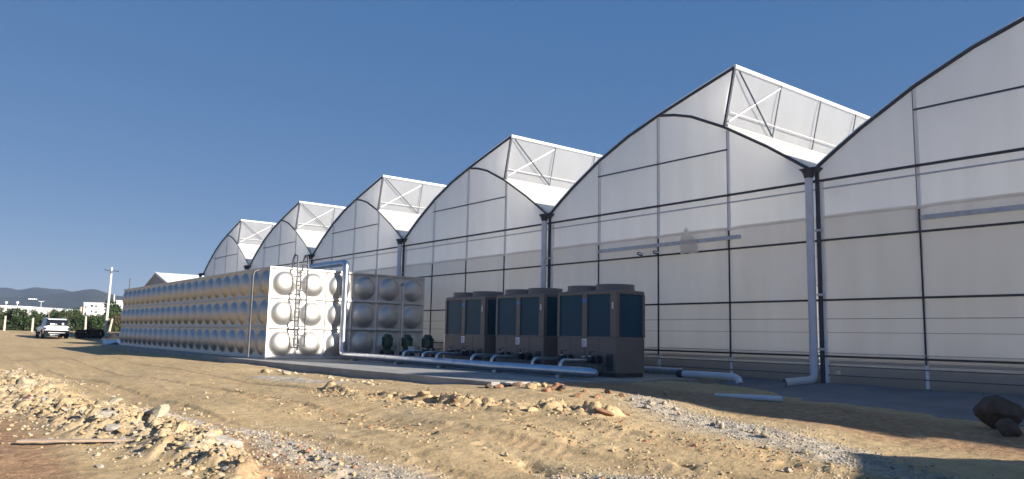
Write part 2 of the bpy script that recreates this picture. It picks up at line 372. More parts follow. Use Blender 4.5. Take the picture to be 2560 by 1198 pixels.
def ground_material():
    m=principled('bare_soil',(.4,.3,.18),.95,0,.15); t=m.node_tree; N=t.nodes; L=t.links; b=N['Principled BSDF']
    at_=N.new('ShaderNodeAttribute'); at_.attribute_name='soil'; sp=N.new('ShaderNodeSeparateColor'); L.new(at_.outputs['Color'],sp.inputs['Color'])
    tc=N.new('ShaderNodeTexCoord')
    def noise(sc,det,rough=.55,vec=None):
        n=N.new('ShaderNodeTexNoise'); n.inputs['Scale'].default_value=sc; n.inputs['Detail'].default_value=det; n.inputs['Roughness'].default_value=rough
        L.new(vec or tc.outputs['Object'], n.inputs['Vector']); return n
    mp=N.new('ShaderNodeMapping'); mp.inputs['Scale'].default_value=(.35,1.6,1); mp.inputs['Rotation'].default_value=(0,0,.12); L.new(tc.outputs['Object'],mp.inputs['Vector'])
    n1=noise(.55,6); n2=noise(9,8,.65); n3=noise(2.2,7,.6,mp.outputs['Vector'])
    def ramp(src,p0,c0,p1,c1):
        r=N.new('ShaderNodeValToRGB'); e=r.color_ramp.elements; e[0].position=p0; e[0].color=(*c0,1); e[1].position=p1; e[1].color=(*c1,1)
        L.new(src,r.inputs['Fac']); return r
    def mix(f,a,c):
        x=N.new('ShaderNodeMix'); x.data_type='RGBA'
        if isinstance(f,float): x.inputs[0].default_value=f
        else: L.new(f,x.inputs[0])
        L.new(a,x.inputs[6]); L.new(c,x.inputs[7]); return x.outputs[2]
    tan=ramp(n1.outputs['Fac'],.3,(.45,.322,.172),.7,(.55,.41,.235))
    tan2=ramp(n3.outputs['Fac'],.32,(.40,.28,.147),.68,(.57,.432,.255))
    c=mix(.5,tan.outputs['Color'],tan2.outputs['Color'])
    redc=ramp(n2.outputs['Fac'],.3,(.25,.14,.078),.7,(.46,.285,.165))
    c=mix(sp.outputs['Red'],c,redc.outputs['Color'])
    gry=ramp(n2.outputs['Fac'],.35,(.34,.305,.265),.65,(.54,.495,.43))
    mu=N.new('ShaderNodeMath'); mu.operation='MULTIPLY'; L.new(sp.outputs['Green'],mu.inputs[0])
    mr=N.new('ShaderNodeMapRange'); mr.inputs['From Min'].default_value=.35; mr.inputs['From Max'].default_value=.6; L.new(n3.outputs['Fac'],mr.inputs['Value'])
    ad=N.new('ShaderNodeMath'); ad.operation='MULTIPLY_ADD'; ad.inputs[1].default_value=.6; ad.inputs[2].default_value=.4; L.new(mr.outputs['Result'],ad.inputs[0])
    L.new(ad.outputs[0],mu.inputs[1]); c=mix(mu.outputs[0],c,gry.outputs['Color'])
    sp2=ramp(n2.outputs['Fac'],.38,(.62,.6,.58),.62,(1.15,1.13,1.1))
    x=N.new('ShaderNodeMix'); x.data_type='RGBA'; x.blend_type='MULTIPLY'; x.inputs[0].default_value=.4; L.new(c,x.inputs[6]); L.new(sp2.outputs['Color'],x.inputs[7])
    L.new(x.outputs[2],b.inputs['Base Color'])
    n4=noise(24,7,.7); n5=noise(5,6,.65)
    a2=N.new('ShaderNodeMath'); a2.operation='MULTIPLY_ADD'; a2.inputs[1].default_value=2.5; L.new(n5.outputs['Fac'],a2.inputs[0]); L.new(n4.outputs['Fac'],a2.inputs[2])
    bp=N.new('ShaderNodeBump'); bp.inputs['Strength'].default_value=.5; bp.inputs['Distance'].default_value=.03
    L.new(a2.outputs[0],bp.inputs['Height']); L.new(bp.outputs['Normal'],b.inputs['Normal'])
    return m
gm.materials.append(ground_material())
go=place('ground',gm); tag(go,'bare sandy building ground with tyre ruts and gravel',kind='structure')

# ------------------------------------------------------------------ hills and haze
def ridge(name, pts, d, depth, mat, label):
    pts=sorted(pts); xs=np.arange(pts[0][0], pts[-1][0]+1, 14.0)
    ys=np.interp(xs,[p[0] for p in pts],[p[1] for p in pts])
    ys=ys+2.2*(fbm(xs*.03,xs*0+d*.01,1,4)-.5)
    rows=[]
    for k in np.linspace(-1,1,15):
        row=[]
        for x,y in zip(xs,ys):
            p=at(x,y,d); prof=(1-abs(k))**.9
            g=at(x,812,d+depth*k)
            rough=1+.22*(float(fbm(np.array(x*.02),np.array(k*3.1),2,4))-.5)*(1 if abs(k)>.01 else 0)
            row.append((g.x,g.y,.3+(p.z-.3)*prof*rough if abs(k)<.99 else -2))
        rows.append(row)
    o=MB().grid(rows).build(name,mat); tag(o,label,kind='structure'); return o
HM=vary(principled('scrub_hillside',(.026,.032,.024),.95),.02,.35)
ridge('hills',[(-500,735),(-200,722),(-60,722),(0,718),(20,720),(38,725),(78,717),(120,722),(145,722),(170,728),(230,742),(300,756),(420,770),(700,776),(1500,790),(2900,800)],1180,250,HM,'farther hazy blue ridge')
ridge('hills',[(-500,760),(-150,748),(0,744),(60,741),(130,735),(165,729),(185,727),(205,723),(225,722),(240,725),(262,733),(290,740),(340,744),(420,752),(700,770),(1300,796)],930,190,HM,'nearer dark ridge with rounded top')
hz=MB().box(-1700,-1700,-3.2,1700,1700,78).build('haze',None); tag(hz,'thin pale haze over the site',kind='stuff')
hm=bpy.data.materials.new('haze_air'); hm.use_nodes=True; hm.node_tree.nodes.remove(hm.node_tree.nodes['Principled BSDF'])
pv=hm.node_tree.nodes.new('ShaderNodeVolumePrincipled'); pv.inputs['Color'].default_value=(.52,.68,1,1); pv.inputs['Density'].default_value=.00032; pv.inputs['Anisotropy'].default_value=.2
hm.node_tree.links.new(pv.outputs[0],hm.node_tree.nodes['Material Output'].inputs['Volume']); hz.data.materials.append(hm)

# ------------------------------------------------------------------ slab and apron
def slab(name, poly, ztop, zbot, mat, label):
    m=MB(); n=len(poly); zt=ztop if isinstance(ztop,(list,tuple)) else [ztop]*n
    m.add([(*p,z) for p,z in zip(poly,zt)]+[(*p,z+zbot) for p,z in zip(poly,zt)],
          [tuple(range(n)),tuple(range(2*n-1,n-1,-1))]+[(i,i+n,(i+1)%n+n,(i+1)%n) for i in range(n)])
    o=m.build(name,mat); tag(o,label,kind='structure'); return o
slab('concrete_slab',[(-38.3,-8.05),(-13.7,-8.0),(-8,-7.75),(-2.75,-7.42),(-2.35,-6.2),(-2.2,-4),(-2.4,-.12),(-38.3,-.12)],0.0,-.42,MAT['conc'],'pale concrete slab under the tank and the heat pump units')
ax=[-2.15,-1.8,-.6,.6,2.2,4,6,9,14,22,29]; P=[]
for k in (0,.33,.66,1):
    P.append([(x, -.1-(2.45+.07*max(0,min(x,6))+.22*math.sin(x*.8)+ (0 if x>-1.8 else -.9))*k, .012-.22*k+.015*math.sin(x*2+k*3)-.02*max(0,min(x,5))*k) for x in ax])
bot=[[(x,y,z-.16) for x,y,z in P[3]]]
o=MB().grid(P).grid([P[3],bot[0]]).grid([[r[0] for r in P],[(r[0][0],r[0][1],r[0][2]-.16) for r in P]]).build('concrete_apron',MAT['apron']); tag(o,'dark grey apron sloping away from the film wall',kind='structure')

# ------------------------------------------------------------------ greenhouse
W=9.6; HG=4.985; DEPTH=36.0; NS=range(-2,5)
R1,R2,R3,R4=4.71,3.29,1.90,0.62
LEFT=[(-9.6,HG),(-9.0,5.40),(-8.4,5.79),(-7.2,6.47),(-6.0,7.0),(-4.8,7.40),(-3.45,7.79),(-2.15,8.15)]
RGT=[(-4.8,7.40),(-4.2,7.29),(-3.6,7.11),(-2.5,6.58),(-2.4,6.52),(-1.2,5.80),(-.55,5.36),(0,HG)]
def lz(x, prof): return float(np.interp(x,[p[0] for p in prof],[p[1] for p in prof]))
gh=thing('greenhouse','long white film greenhouse with a row of arched saw-tooth roof bays','greenhouse')
def sheet(bot, top, xa, xb, nu=6, nv=5, bulge=.018, y=0.0):
    "film panel between two height functions, slightly slack"
    rows=[]
    for i in range(nu+1):
        x=xa+(xb-xa)*i/nu; z0=bot(x); z1=top(x); r=[]
        for j in range(nv+1):
            v=j/nv; z=z0+(z1-z0)*v
            r.append((x,y-bulge*math.sin(math.pi*i/nu)*math.sin(math.pi*v),z))
        rows.append(r)
    return MB().grid(rows)
cst=lambda z:(lambda x:z)
bay=[]      # (name, mesh, sub-parts) of one bay, local to its right-hand gutter
def part(name, mb, mat, subs=()): bay.append((name, mb.mesh(name,mat), [(sn,sm.mesh(sn,smt)) for sn,sm,smt in subs]))
cols=[(-9.6,-7.2),(-7.2,-4.8),(-4.8,-2.4),(-2.4,0)]
G=.012
for a,b in cols:
    a2,b2=a+G,b-G
    part('skirt_panel',sheet(cst(-.08),cst(R4-.01),a2,b2,4,3,.03),MAT['skirt'])
    part('film_panel',sheet(cst(R4+.01),cst(R3),a2,b2),MAT['film'])
    part('film_panel',sheet(cst(R3+.01),cst(R2),a2,b2),MAT['film'])
    part('film_panel',sheet(cst(R2+.01),cst(R1),a2,b2),MAT['film'])
    part('side_curtain',sheet(cst(R4+.02),lambda x,a=a,b=b:3.86-.03*abs(((x-a)/(b-a)-.5)*2)**16,a2+.012,b2-.012,12,5,.012,y=-.05).grid([[(a2+.012+(b2-a2-.024)*i/12, -.05-.014*math.sin(j*1.57), 3.80-.03*abs((i/12-.5)*2)**16+.045*j) for j in (0,1,2)] for i in range(13)]),MAT['curtain'])
MR=5.94
part('film_panel',sheet(cst(R1+.01),lambda x:lz(x,LEFT)-.01,-9.58,-7.2-G,6,4,.01),MAT['film'])
part('film_panel',sheet(cst(R1+.01),lambda x:lz(x,RGT)-.01,-2.4+G,-.02,6,4,.01),MAT['film'])
part('film_panel',sheet(cst(R1+.01),cst(MR),-7.2+G,-4.8-G),MAT['film']); part('film_panel',sheet(cst(R1+.01),cst(MR),-4.8+G,-2.4-G),MAT['film'])
part('film_panel',sheet(cst(MR+.01),lambda x:lz(x,LEFT)-.01,-7.2+G,-4.8-G),MAT['film'])
part('film_panel',sheet(cst(MR+.01),lambda x:lz(x,RGT)-.01,-4.8+G,-2.4-G),MAT['film'])
def tri_top(x): return lz(x,LEFT)-.01 if x<=-2.15 else 8.14
part('film_panel',sheet(lambda x:lz(x,RGT)+.01,lambda x:(lz(x,LEFT)-.01) if x<-2.49 else lz(x,RGT)+.02+(-2.15-x)*0,-4.75,-2.5,8,4,.02),MAT['film'])
mb=MB(); mb.add([(-2.5,0,6.60),(-2.15,0,8.14),(-2.5,0,lz(-2.5,LEFT)-.01)],[(0,1,2)]); part('film_panel',mb,MAT['film'])
for x in (-7.2,-4.8,-2.4):
    ztop=lz(x,LEFT) if x<-4.7 else lz(x,RGT)
    part('post',MB().box(x-.032,-.045,.02,x+.032,-.006,ztop-.04),MAT['white'],
         [('clamp_strip',MB().box(x-.05,-.044,R2,x-.034,-.006,ztop-.04),MAT['dark']),('curtain_strip',MB().box(x-.014,-.075,.5,x+.012,-.047,3.78),MAT['dark'])])
def rail(z,h,y0=-.125,y1=-.082,mat='dark',x0=-9.6,x1=0): part('rail',MB().box(x0,y0,z-h/2,x1,y1,z+h/2),MAT[mat])

for zz,rr in ((1.47,.006),(1.16,.004)): part('wire',MB().tube([(-9.58,-.072,zz),(-.02,-.072,zz)],rr,5),MAT['rib'])
rail(R1,.055); rail(R2,.046); rail(R3,.046); rail(R4,.045); rail(R4+.075,.018,mat='galv'); rail(R1-.19,.035,-.08,-.053,'galv'); rail(MR,.032,x0=-7.2,x1=-2.4)
def ribpath(pr,y): return [(x,y,z) for x,z in pr]
part('arch_rib',MB().tube(ribpath(LEFT,-.05),.042,8),MAT['rib']); part('arch_rib',MB().tube(ribpath(RGT,-.05),.04,8),MAT['rib'])
part('vent_post',MB().bar((-2.5,-.05,6.58),(-2.15,-.05,8.13),.06,.07,(0,1,0)),MAT['rib'])
for yy in (2.07,4.14,6.21,8.28,12.4,16.6,20.7,24.8,29,33):
    part('vent_strut',MB().bar((-2.44,yy,6.62),(-2.10,yy,8.10),.03,.03,(0,1,0)),MAT['galvd'])
part('vent_brace',MB().bar((-2.09,.08,8.05),(-2.40,2.0,6.70),.034,.03),MAT['rib'])
part('vent_brace',MB().bar((-2.44,.05,6.75),(-2.09,1.98,8.0),.05,.04),MAT['softw'])
part('vent_rail',MB().tube([(-2.43,-.02,6.62),(-2.43,DEPTH,6.62)],.035,8),MAT['softw'])
part('vent_rail',MB().tube([(-2.36,.0,6.98),(-2.34,DEPTH,6.98)],.018,8),MAT['softw'])
part('ridge_beam',MB().tube([(-2.13,-.08,8.16),(-2.13,DEPTH,8.16)],.06,10),MAT['white'])
ys=[-.09]+list(np.linspace(1,DEPTH,22))
part('roof_film',MB().grid([[(x,y,z+.055) for y in ys] for x,z in LEFT]),MAT['roof'])
part('roof_film',MB().grid([[(x,y,z+.05) for y in ys] for x,z in RGT[3:]]),MAT['arch'])
part('roof_film',MB().grid([[(x,y,z) for y in ys[1:]] for x,z in RGT[:4]]),MAT['roof'])
rows=[]
for k in range(7):
    t=k/6; rows.append([(-2.5+.35*t-.05*math.sin(math.pi*t),(.03 if i==0 else y),6.60+1.53*t) for i,y in enumerate(ys)])
part('vent_film',MB().grid(rows),MAT['roof'])
part('gutter',MB().add([(-.20,y,z) if False else p for y in (-.28,DEPTH) for p in ((-.24,y,5.03),(-.10,y,4.90),(.10,y,4.90),(.24,y,5.03))],[(0,1,5,4),(1,2,6,5),(2,3,7,6)]).add([(-.24,-.28,5.03),(-.10,-.28,4.90),(.10,-.28,4.90),(.24,-.28,5.03)],[(0,1,2,3)]),MAT['rib'])
part('column',MB().box(.11,-.16,-.05,.19,-.10,4.9),MAT['rib'],[('clip',MB().box(.09,-.2,z,.26,-.162,z+.05),MAT['galv']) for z in (3.5,2.0,.75)])
part('column_cap',MB().box(.195,-.10,.02,.25,-.008,R1),MAT['white'])
for zz in (.16,.34,.50): part('heating_pipe',MB().tube([(-9.55,.12,zz),(-.05,.12,zz)],.036,8),MAT['galv'])
for zz in (.20,.40): part('skirt_rail',MB().box(-9.58,-.075,zz-.012,-.02,-.05,zz+.012),MAT['galvd'])
mbw=MB()
for r in range(2):
    for c in range(24):
        xa=-9.6+c*.4+(.2 if r else 0)
        mbw.box(xa+.006,.55+.01*random.random(),r*.2+.003,min(xa+.394,0),.75,r*.2+.194)
part('block_curb',mbw,MAT['block'])
part('bounce_sheet',MB().grid([[(x,y,.0) for y in (.9,12,24,DEPTH)] for x in (-9.55,-6,-3,-.05)]),MAT['mat'])  # unseen white reflector added inside to brighten the film walls
part('back_film',MB().add([(-9.6,DEPTH,0),(0,DEPTH,0)]+[(x,DEPTH,z) for x,z in RGT[::-1][:5]]+[(-2.15,DEPTH,8.15)]+[(x,DEPTH,z) for x,z in LEFT[::-1][1:]],[tuple(range(2+5+1+len(LEFT)-1))]),MAT['film'])
bound=(-3,0,4)
for n in NS:
    for name,me,subs in bay:
        if n<-1 and name in ('post','rail','vent_brace','heating_pipe','block_curb','column','column_cap','skirt_panel'): 
            if name!='skirt_panel': continue
        o=place(name,me,gh,(-W*n,0,0))
        for sn,sm in subs: place(sn,sm,o)
part_end=MB().add([(-W*5,0,0),(-W*5,DEPTH,0),(-W*5,DEPTH,HG),(-W*5,0,HG)],[(0,1,2,3)]).build('side_film',MAT['film'],gh)
MB().add([(W*2,0,HG),(W*2+15,0,HG-.2),(W*2+15,DEPTH,HG-.2),(W*2,DEPTH,HG)],[(0,1,2,3)]).build('shade_bay_roof',MAT['roof'],gh)  # unseen low bay added to carry the wall's shadow edge rightwards
for k in range(6): MB().add([(W*2+2.5*k+.01,0,.02),(W*2+2.5*k+2.49,0,.02),(W*2+2.5*k+2.49,0,HG-.2),(W*2+2.5*k+.01,0,HG-.2)],[(0,1,2,3)]).build('film_panel',MAT['film'],gh)  # front wall of the added shade bay
MB().add([(W*2+15,0,0),(W*2+15,DEPTH,0),(W*2+15,DEPTH,HG-.2),(W*2+15,0,HG-.2)],[(0,1,2,3)]).build('side_film',MAT['film'],gh)  # end wall of the added shade bay
place('gutter',next(m for n_,m,_ in bay if n_=='gutter'),gh,(-W*5,0,0))
for n in range(0,6):
    x=-W*n; zb=.18 if n==0 else .02
    dp=MB().tube([(x,-.24,4.84),(x,-.24,zb)],.092,14).build('downpipe',MAT['pvc'],gh)
    MB().tube([(x,-.24,4.78),(x,-.24,4.90),(x,-.24,4.99)],[.098,.13,.19],14).build('funnel',MAT['rib'],dp)
    mb=MB()
    for zz in (.95,2.35,3.75): mb.tube([(x,-.24,zz-.035),(x,-.24,zz+.035)],.098,14)
    mb.build('pipe_clip',MAT['pvc'],dp)
    if n==0:
        u=Vector((-.42,-.9,0)).normalized(); sh=[Vector((x,-.24,zb))]+[Vector((x,-.24,zb))+u*(.15-.15*math.cos(a))-Vector((0,0,.12*math.sin(a))) for a in (.4,.8,1.2,1.57)]; sh.append(sh[-1]+u*.62-Vector((0,0,.06)))
        MB().tube(sh,[.094]*5+[.102],14,cap=False).build('shoe',MAT['pvcw'],dp)
# long flat drive bars on the wall
for xa,xb,z in ((-7.15,-2.0,3.58),(2.45,7.2,3.58)):
    MB().box(xa,-.15,z-.05,xb,-.10,z+.05).build('drive_bar',MAT['galv'],gh)
for px,r in ((-5.35,1),(-4.75,0)):
    mo=MB().tube([(px,-.15,3.36),(px+.05,-.34,3.36)],.05,10).build('winch_motor',MAT['black'],gh); MB().tube([(px+.05,-.34,3.36),(px+.28,-.4,3.33)],.022,8).build('winch_rod',MAT['white'],mo)
# flap of loose film hanging over the bar
MB().grid([[(-3.75+.06*j,-.16-.01*j,4.0-.02*j*j),(-3.95-.02*j+.22*j,-.175,3.6),(-3.9+.20*j,-.165,3.25+.03*(j%2))] for j in range(4)]).build('loose_film',MAT['curtain'],gh)

# shed far behind the tank
sh=thing('shed','low grey gabled shed showing above the far end of the tank','shed',(-57.0,-1.0,0))
MB().add([(-5,0,-.3),(5,0,-.3),(5,0,4.2),(0,0,5.43),(-5,0,4.05)],[(0,1,2,3,4)]).build('gable_wall',principled('shed_gable',(.30,.31,.34),.7),sh)
MB().add([(-5.2,-.2,4.06),(0,-.2,5.5),(0,16,5.5),(-5.2,16,4.06)],[(0,1,2,3)]).build('roof',MAT['wallw'],sh)
MB().add([(0,-.2,5.5),(5.2,-.2,4.2),(5.2,16,4.2),(0,16,5.5)],[(0,1,2,3)]).build('roof',MAT['wallw'],sh)
MB().bar((0,-.22,5.47),(5.2,-.22,4.16),.08,.16).build('barge_board',MAT['wallw'],sh)

# ------------------------------------------------------------------ stainless tank
TX,TY,TZ=-15.28,-7.33,.045; NL,NW,NH=22,6,3
tank=thing('water_tank','long stainless steel water tank of square panels with round pressed domes','water tank',(TX,TY,0))
def dome_panel():
    n=20; rows=[]
    for i in range(n+1):
        r=[]
        for j in range(n+1):
            u=i/n; v=j/n; du=u-.5; dv=v-.5; rr=math.hypot(du,dv)
            e=max(abs(du),abs(dv)); k=min(1,max(0,(.5-e)/.035))
            h=-.028*k*k*(3-2*k)
            R=.385
            if rr<R+.06:
                t=rr/R
                dm=.175*math.sqrt(max(0,1-t*t))**1.15 if t<1 else 0
                h=h+dm+ .012*max(0,1-abs(rr-R)/.05)
            if e>.488: h=.0
            r.append((u,v,h))
        rows.append(r)
    return rows
dp=dome_panel()
mfront=MB().grid([[(-u,-h,v) for u,v,h in r] for r in dp]).mesh('panel',MAT['steel'])
mside=MB().grid([[(h,u,v) for u,v,h in r] for r in dp]).mesh('panel',MAT['steel'])
for k in range(NH):
    for i in range(NL): place('panel',mfront,tank,(-i*1.0,0,TZ+k))
    for j in range(NW): place('panel',mside,tank,(0,j*1.0,TZ+k))
MB().box(-NL+.05,.05,TZ+NH-.05,-.05,NW-.05,TZ+NH+.004).build('top_cover',MAT['steeld'],tank)
MB().add([(-NL,0,TZ),(-NL,NW,TZ),(-NL,NW,TZ+NH),(-NL,0,TZ+NH),(0,NW,TZ),(0,NW,TZ+NH)],[(0,3,2,1),(1,2,5,4)]).build('rear_wall',MAT['steel'],tank)
mb=MB()
mb.bar((-NL,-.012,TZ+NH),(0.02,-.012,TZ+NH),.035,.05).bar((.015,-.03,TZ+NH),(.015,NW,TZ+NH),.035,.05).build('top_edge',MAT['steeld'],tank)
MB().box(-.012,-.03,TZ,.03,.03,TZ+NH-.03).build('corner_edge',MAT['steel'],tank)
MB().box(-NL-.02,-.03,0,.03,.06,TZ).box(-.06,.06,0,.03,NW,TZ).build('base_channel',MAT['steeld'],tank)
mb=MB()
for k in (1,2): mb.box(-NL,-.016,TZ+k-.012,0,.0,TZ+k+.012).box(0,0,TZ+k-.012,.016,NW,TZ+k+.012)
mb.build('seam',MAT['steel'],tank)
MB().tube([(-.78,-.12,2.98),(-.78,-.27,2.93),(-.78,-.30,2.8),(-.78,-.30,.05)],.045,10).build('overflow_pipe',MAT['ladder'],tank)
MB().tube([(.10,4.93,2.72),(.24,4.93,2.78),(.27,4.93,2.65),(.27,4.93,.08)],.035,8).build('level_pipe',MAT['steeld'],tank)
lad=thing('ladder',None,None,(0,0,0)); lad.parent=tank
for y in (.80,1.17):
    MB().tube([(.30,y+.02,.42),(.30,y,1.5),(.30,y,3.25),(.22,y,3.48),(.02,y,3.52),(-.12,y,3.35),(-.12,y,3.05)],.03,7).build('ladder_rail',MAT['ladder'],lad)
for k in range(10): MB().tube([(.30,.80,.5+k*.3),(.30,1.17,.5+k*.3)],.022,6).build('rung',MAT['ladder'],lad)
mb=MB()
for z in (.9,2.0,2.9):
    for y in (.80,1.17): mb.tube([(0,y,z),(.30,y,z)],.014,6)
mb.build('ladder_bracket',MAT['steeld'],lad)

# ------------------------------------------------------------------ pipe manifold
man=thing('pipe_manifold','foil-clad header pipe running along the slab with a tall riser over the tank','pipe',(0,0,0))
HY=-4.8
rp=[(-17.9,HY,3.36),(-15.12,HY,3.36)]+arc((-15.05,HY,3.21),math.pi/2,0,.15,(1,0,0),(0,0,1),5)[1:]+[(-14.9,HY,2.2),(-14.9,HY,.36)]+arc((-14.72,HY,.34),math.pi,math.pi*1.5,.18,(1,0,0),(0,0,1),5)[1:]+[(-13.8,HY,.16),(-11.7,HY,.16)]
MB().tube(rp,.112,16).build('riser_pipe',MAT['clad'],man)
hp=[(-11.75,HY,.155),(-11.5,HY,.155),(-8,HY,.155),(-5,HY,.155),(-2.75,HY,.155)]
MB().tube(hp+[(-2.6,HY,.155),(-2.48,HY,.155),(-2.42,HY,.155)],[.118]*5+[.115,.085,.03],18).build('header_pipe',MAT['clad'],man)
for x in (-11.7,-10.2,-7.9,-4.9,-3.0):
    MB().tube([(x-.02,HY,.155),(x+.02,HY,.155)],.124,18).build('clad_band',MAT['clad'],man)
for x in (-13.9,-11,-8.6,-6,-3.6): MB().box(x-.06,HY-.12,0,x+.06,HY+.12,.06).build('pipe_saddle',MAT['galv'],man)
def branch(x, y1, dr=.042):
    pts=[(x,HY,.22)]+arc((x,HY+.12,.28),math.pi,math.pi/2,.12,(0,1,0),(0,0,1),5)+[(x,y1,.40)]
    b=MB().tube(pts,dr,10).build('branch_pipe',MAT['clad'],man)
    v=MB(); yv=y1-.35
    v.tube([(x,yv-.10,.40),(x,yv-.07,.40)],.095,14).tube([(x,yv-.065,.40),(x,yv+.065,.40)],.075,12).tube([(x,yv+.07,.40),(x,yv+.10,.40)],.095,14)
    v.tube([(x,yv,.46),(x,yv,.58)],.022,8).bar((x-.04,yv,.585),(x+.16,yv,.60),.03,.018)
    v.tube([(x,yv+.2,.40),(x,yv+.23,.40)],.11,14).tube([(x,yv+.23,.40),(x,yv+.32,.40)],[.085,.10],12)
    v.build('valve',MAT['valve'],b)
    MB().box(x-.03,yv-.05,.47,x+.03,yv+.01,.50).build('valve_tag',MAT['label'],b)
for x in (-3.62,-4.62,-6.25,-7.15,-8.85,-9.6): branch(x,-3.52)
branch(-10.7,-3.7,.05)

# ------------------------------------------------------------------ pumps
def pump(x,y,label):
    t=thing('pump',label,'pump',(x,y,0),0,'dark green pumps in a row beside the tank')
    MB().cbox(-.22,-.20,0,.22,.20,.10,.02).build('base_plate',MAT['valve'],t)
    MB().tube([(0,0,.10),(0,0,.16),(0,0,.2),(0,0,.42),(0,0,.46)],[.17,.17,.12,.13,.16],16).build('pump_casing',MAT['green'],t)
    m=MB().tube([(0,0,.46),(0,0,.5),(0,0,.82),(0,0,.88),(0,0,.92)],[.15,.155,.155,.14,.08],18)
    for k in range(14):
        a=k*2*math.pi/14; m.bar((.17*math.cos(a),.17*math.sin(a),.5),(.17*math.cos(a),.17*math.sin(a),.80),.012,.05,(math.cos(a),math.sin(a),0))
    m.build('motor',MAT['green'],t)
    MB().cbox(.14,-.08,.55,.24,.08,.70,.015).build('terminal_box',MAT['green'],t)
    MB().tube([(-.32,0,.24),(.32,0,.24)],.06,12).tube([(-.34,0,.24),(-.31,0,.24)],.10,12).tube([(.31,0,.24),(.34,0,.24)],.10,12).build('flanged_pipe',MAT['valve'],t)
    return t
pump(-14.35,-3.35,'dark green upright pump nearest the stainless tank')
p2=pump(-13.0,-3.35,'dark green upright pump in the middle of the three, a pale guard at its side')
MB().grid([[(.26+.05*math.sin(v*3.1),-.12+.24*u,.22+.3*v) for u in (0,.5,1)] for v in (0,.25,.5,.75,1)]).build('guard',MAT['pvcw'],p2)
pump(-11.7,-3.35,'dark green upright pump nearest the brown heat pump units')

# ------------------------------------------------------------------ heat pump units
UW,UD,UH=2.1,1.02,2.06
def heat_pump(x_left, label):
    t=thing('heat_pump',label,'heat pump',(x_left,-3.5,0),0,'brown heat pump units on the slab')
    b=MB()
    b.cbox(.0,.012,.10,UW,UD-.012,.93,.02)                       # lower cabinet
    b.box(.02,.03,.93,UW-.02,UD-.03,.955)
    b.cbox(.0,.0,1.985,UW,UD,UH+.02,.03)                          # roof deck
    for x0,x1 in ((0,.085),(.93,1.10),(UW-.20,UW)): b.box(x0,.006,.945,x1,.07,1.99)
    for x0,x1 in ((0,.085),(UW-.085,UW)): b.box(x0,UD-.09,.945,x1,UD-.006,1.99)
    b.box(UW-.10,.07,.945,UW-.004,.12,1.99); b.box(.004,.07,.945,.10,.12,1.99)
    b.box(.085,UD-.06,.95,UW-.085,UD-.02,1.99)
    b.build('cabinet',MAT['brown'],t)
    sc2=MB()
    for x in (.50,1.015,1.52): sc2.box(x-.003,.009,.12,x+.003,.0125,.92)
    for x in (.04,.47,.53,.98,1.05,1.49,1.55,2.06):
        for z in (.16,.52,.88): sc2.box(x-.008,.007,z-.008,x+.008,.0125,z+.008)
    for y in (.05,.5,.97):
        for z in (.16,.52,.88): sc2.box(UW-.0125,y-.008,z-.008,UW-.004,y+.008,z+.008)
    sc2.build('seam',MAT['dark'],t)['kind']='stuff'
    MB().tube([(UW-.3,.01,.30),(UW-.3,-.10,.24),(UW-.36,-.16,.05),(UW-.9,-.22,.03),(UW-1.6,-.20,.03)],.014,6).build('cable',MAT['black'],t)
    MB().box(.03,.04,0,UW-.03,UD-.04,.10).build('base_frame',MAT['dark'],t)
    for x0,x1 in ((.085,.93),(1.10,UW-.20)): MB().box(x0,.035,.955,x1,.06,1.985).build('coil_panel',MAT['coil'],t)
    MB().box(UW-.06,.12,.955,UW-.03,UD-.09,1.985).build('coil_panel',MAT['coil'],t)
    MB().box(.03,.12,.955,.06,UD-.09,1.985).build('coil_panel',MAT['coil'],t)
    for cx in (.53,1.57):
        f=MB(); ring=[]
        n=28
        for r,z in ((.50,UH+.02),(.475,UH+.10),(.485,UH+.17),(.455,UH+.17),(.445,UH+.03)):
            ring.append([(cx+r*math.cos(2*math.pi*k/n),UD/2+r*math.sin(2*math.pi*k/n)*.97,z) for k in range(n+1)])
        f.grid(ring); sh_=f.build('fan_shroud',MAT['brown'],t)
        g=MB()
        for k in range(6):
            a=k*math.pi/3; g.bar((cx,UD/2,UH+.13),(cx+.44*math.cos(a),UD/2+.43*math.sin(a),UH+.13),.012,.012)
        for r in (.15,.28,.40): g.tube([(cx+r*math.cos(2*math.pi*k/16),UD/2+r*math.sin(2*math.pi*k/16),UH+.14) for k in range(17)],.007,4,False)
        g.build('fan_grille',MAT['dark'],sh_)
    MB().box(.955,-.004,1.79,1.075,.004,1.87).build('sticker',MAT['blue'],t)
    lp=MB().box(.93,.004,.70,1.10,.0115,.90).build('label_plate',MAT['label'],t)
    mm=MB()
    for k in range(6): mm.box(.95,.002,.73+k*.025,1.08-.03*(k%3),.0035,.738+k*.025)
    mm.build('small_print',MAT['ink'],lp)
    npl=MB().box(.935,.006,.40,1.085,.0115,.47).build('name_plate',MAT['label'],t)
    mm=MB()
    for k in range(3): mm.box(.952+k*.043,.002,.415,.972+k*.043,.0055,.455).box(.975+k*.043,.002,.415,.983+k*.043,.0055,.43)
    mm.build('small_print',MAT['ink'],npl)
    MB().cbox(UW-.13,-.02,1.62,UW-.085,.006,1.78,.008).build('handle',MAT['label'],t)
    MB().box(UW-.32,.004,.15,UW-.10,.011,.55).build('service_door',MAT['dark'],t)
    return t
heat_pump(-5.22,'brown heat pump unit at the right end of the row, its end face in view')
heat_pump(-7.86,'middle brown heat pump unit of the row of three')
u1=heat_pump(-10.5,'brown heat pump unit at the left end of the row, next to the pumps')
MB().cbox(-.42,.25,0,-.02,.95,1.62,.02).build('side_box',MAT['steeld'],u1)

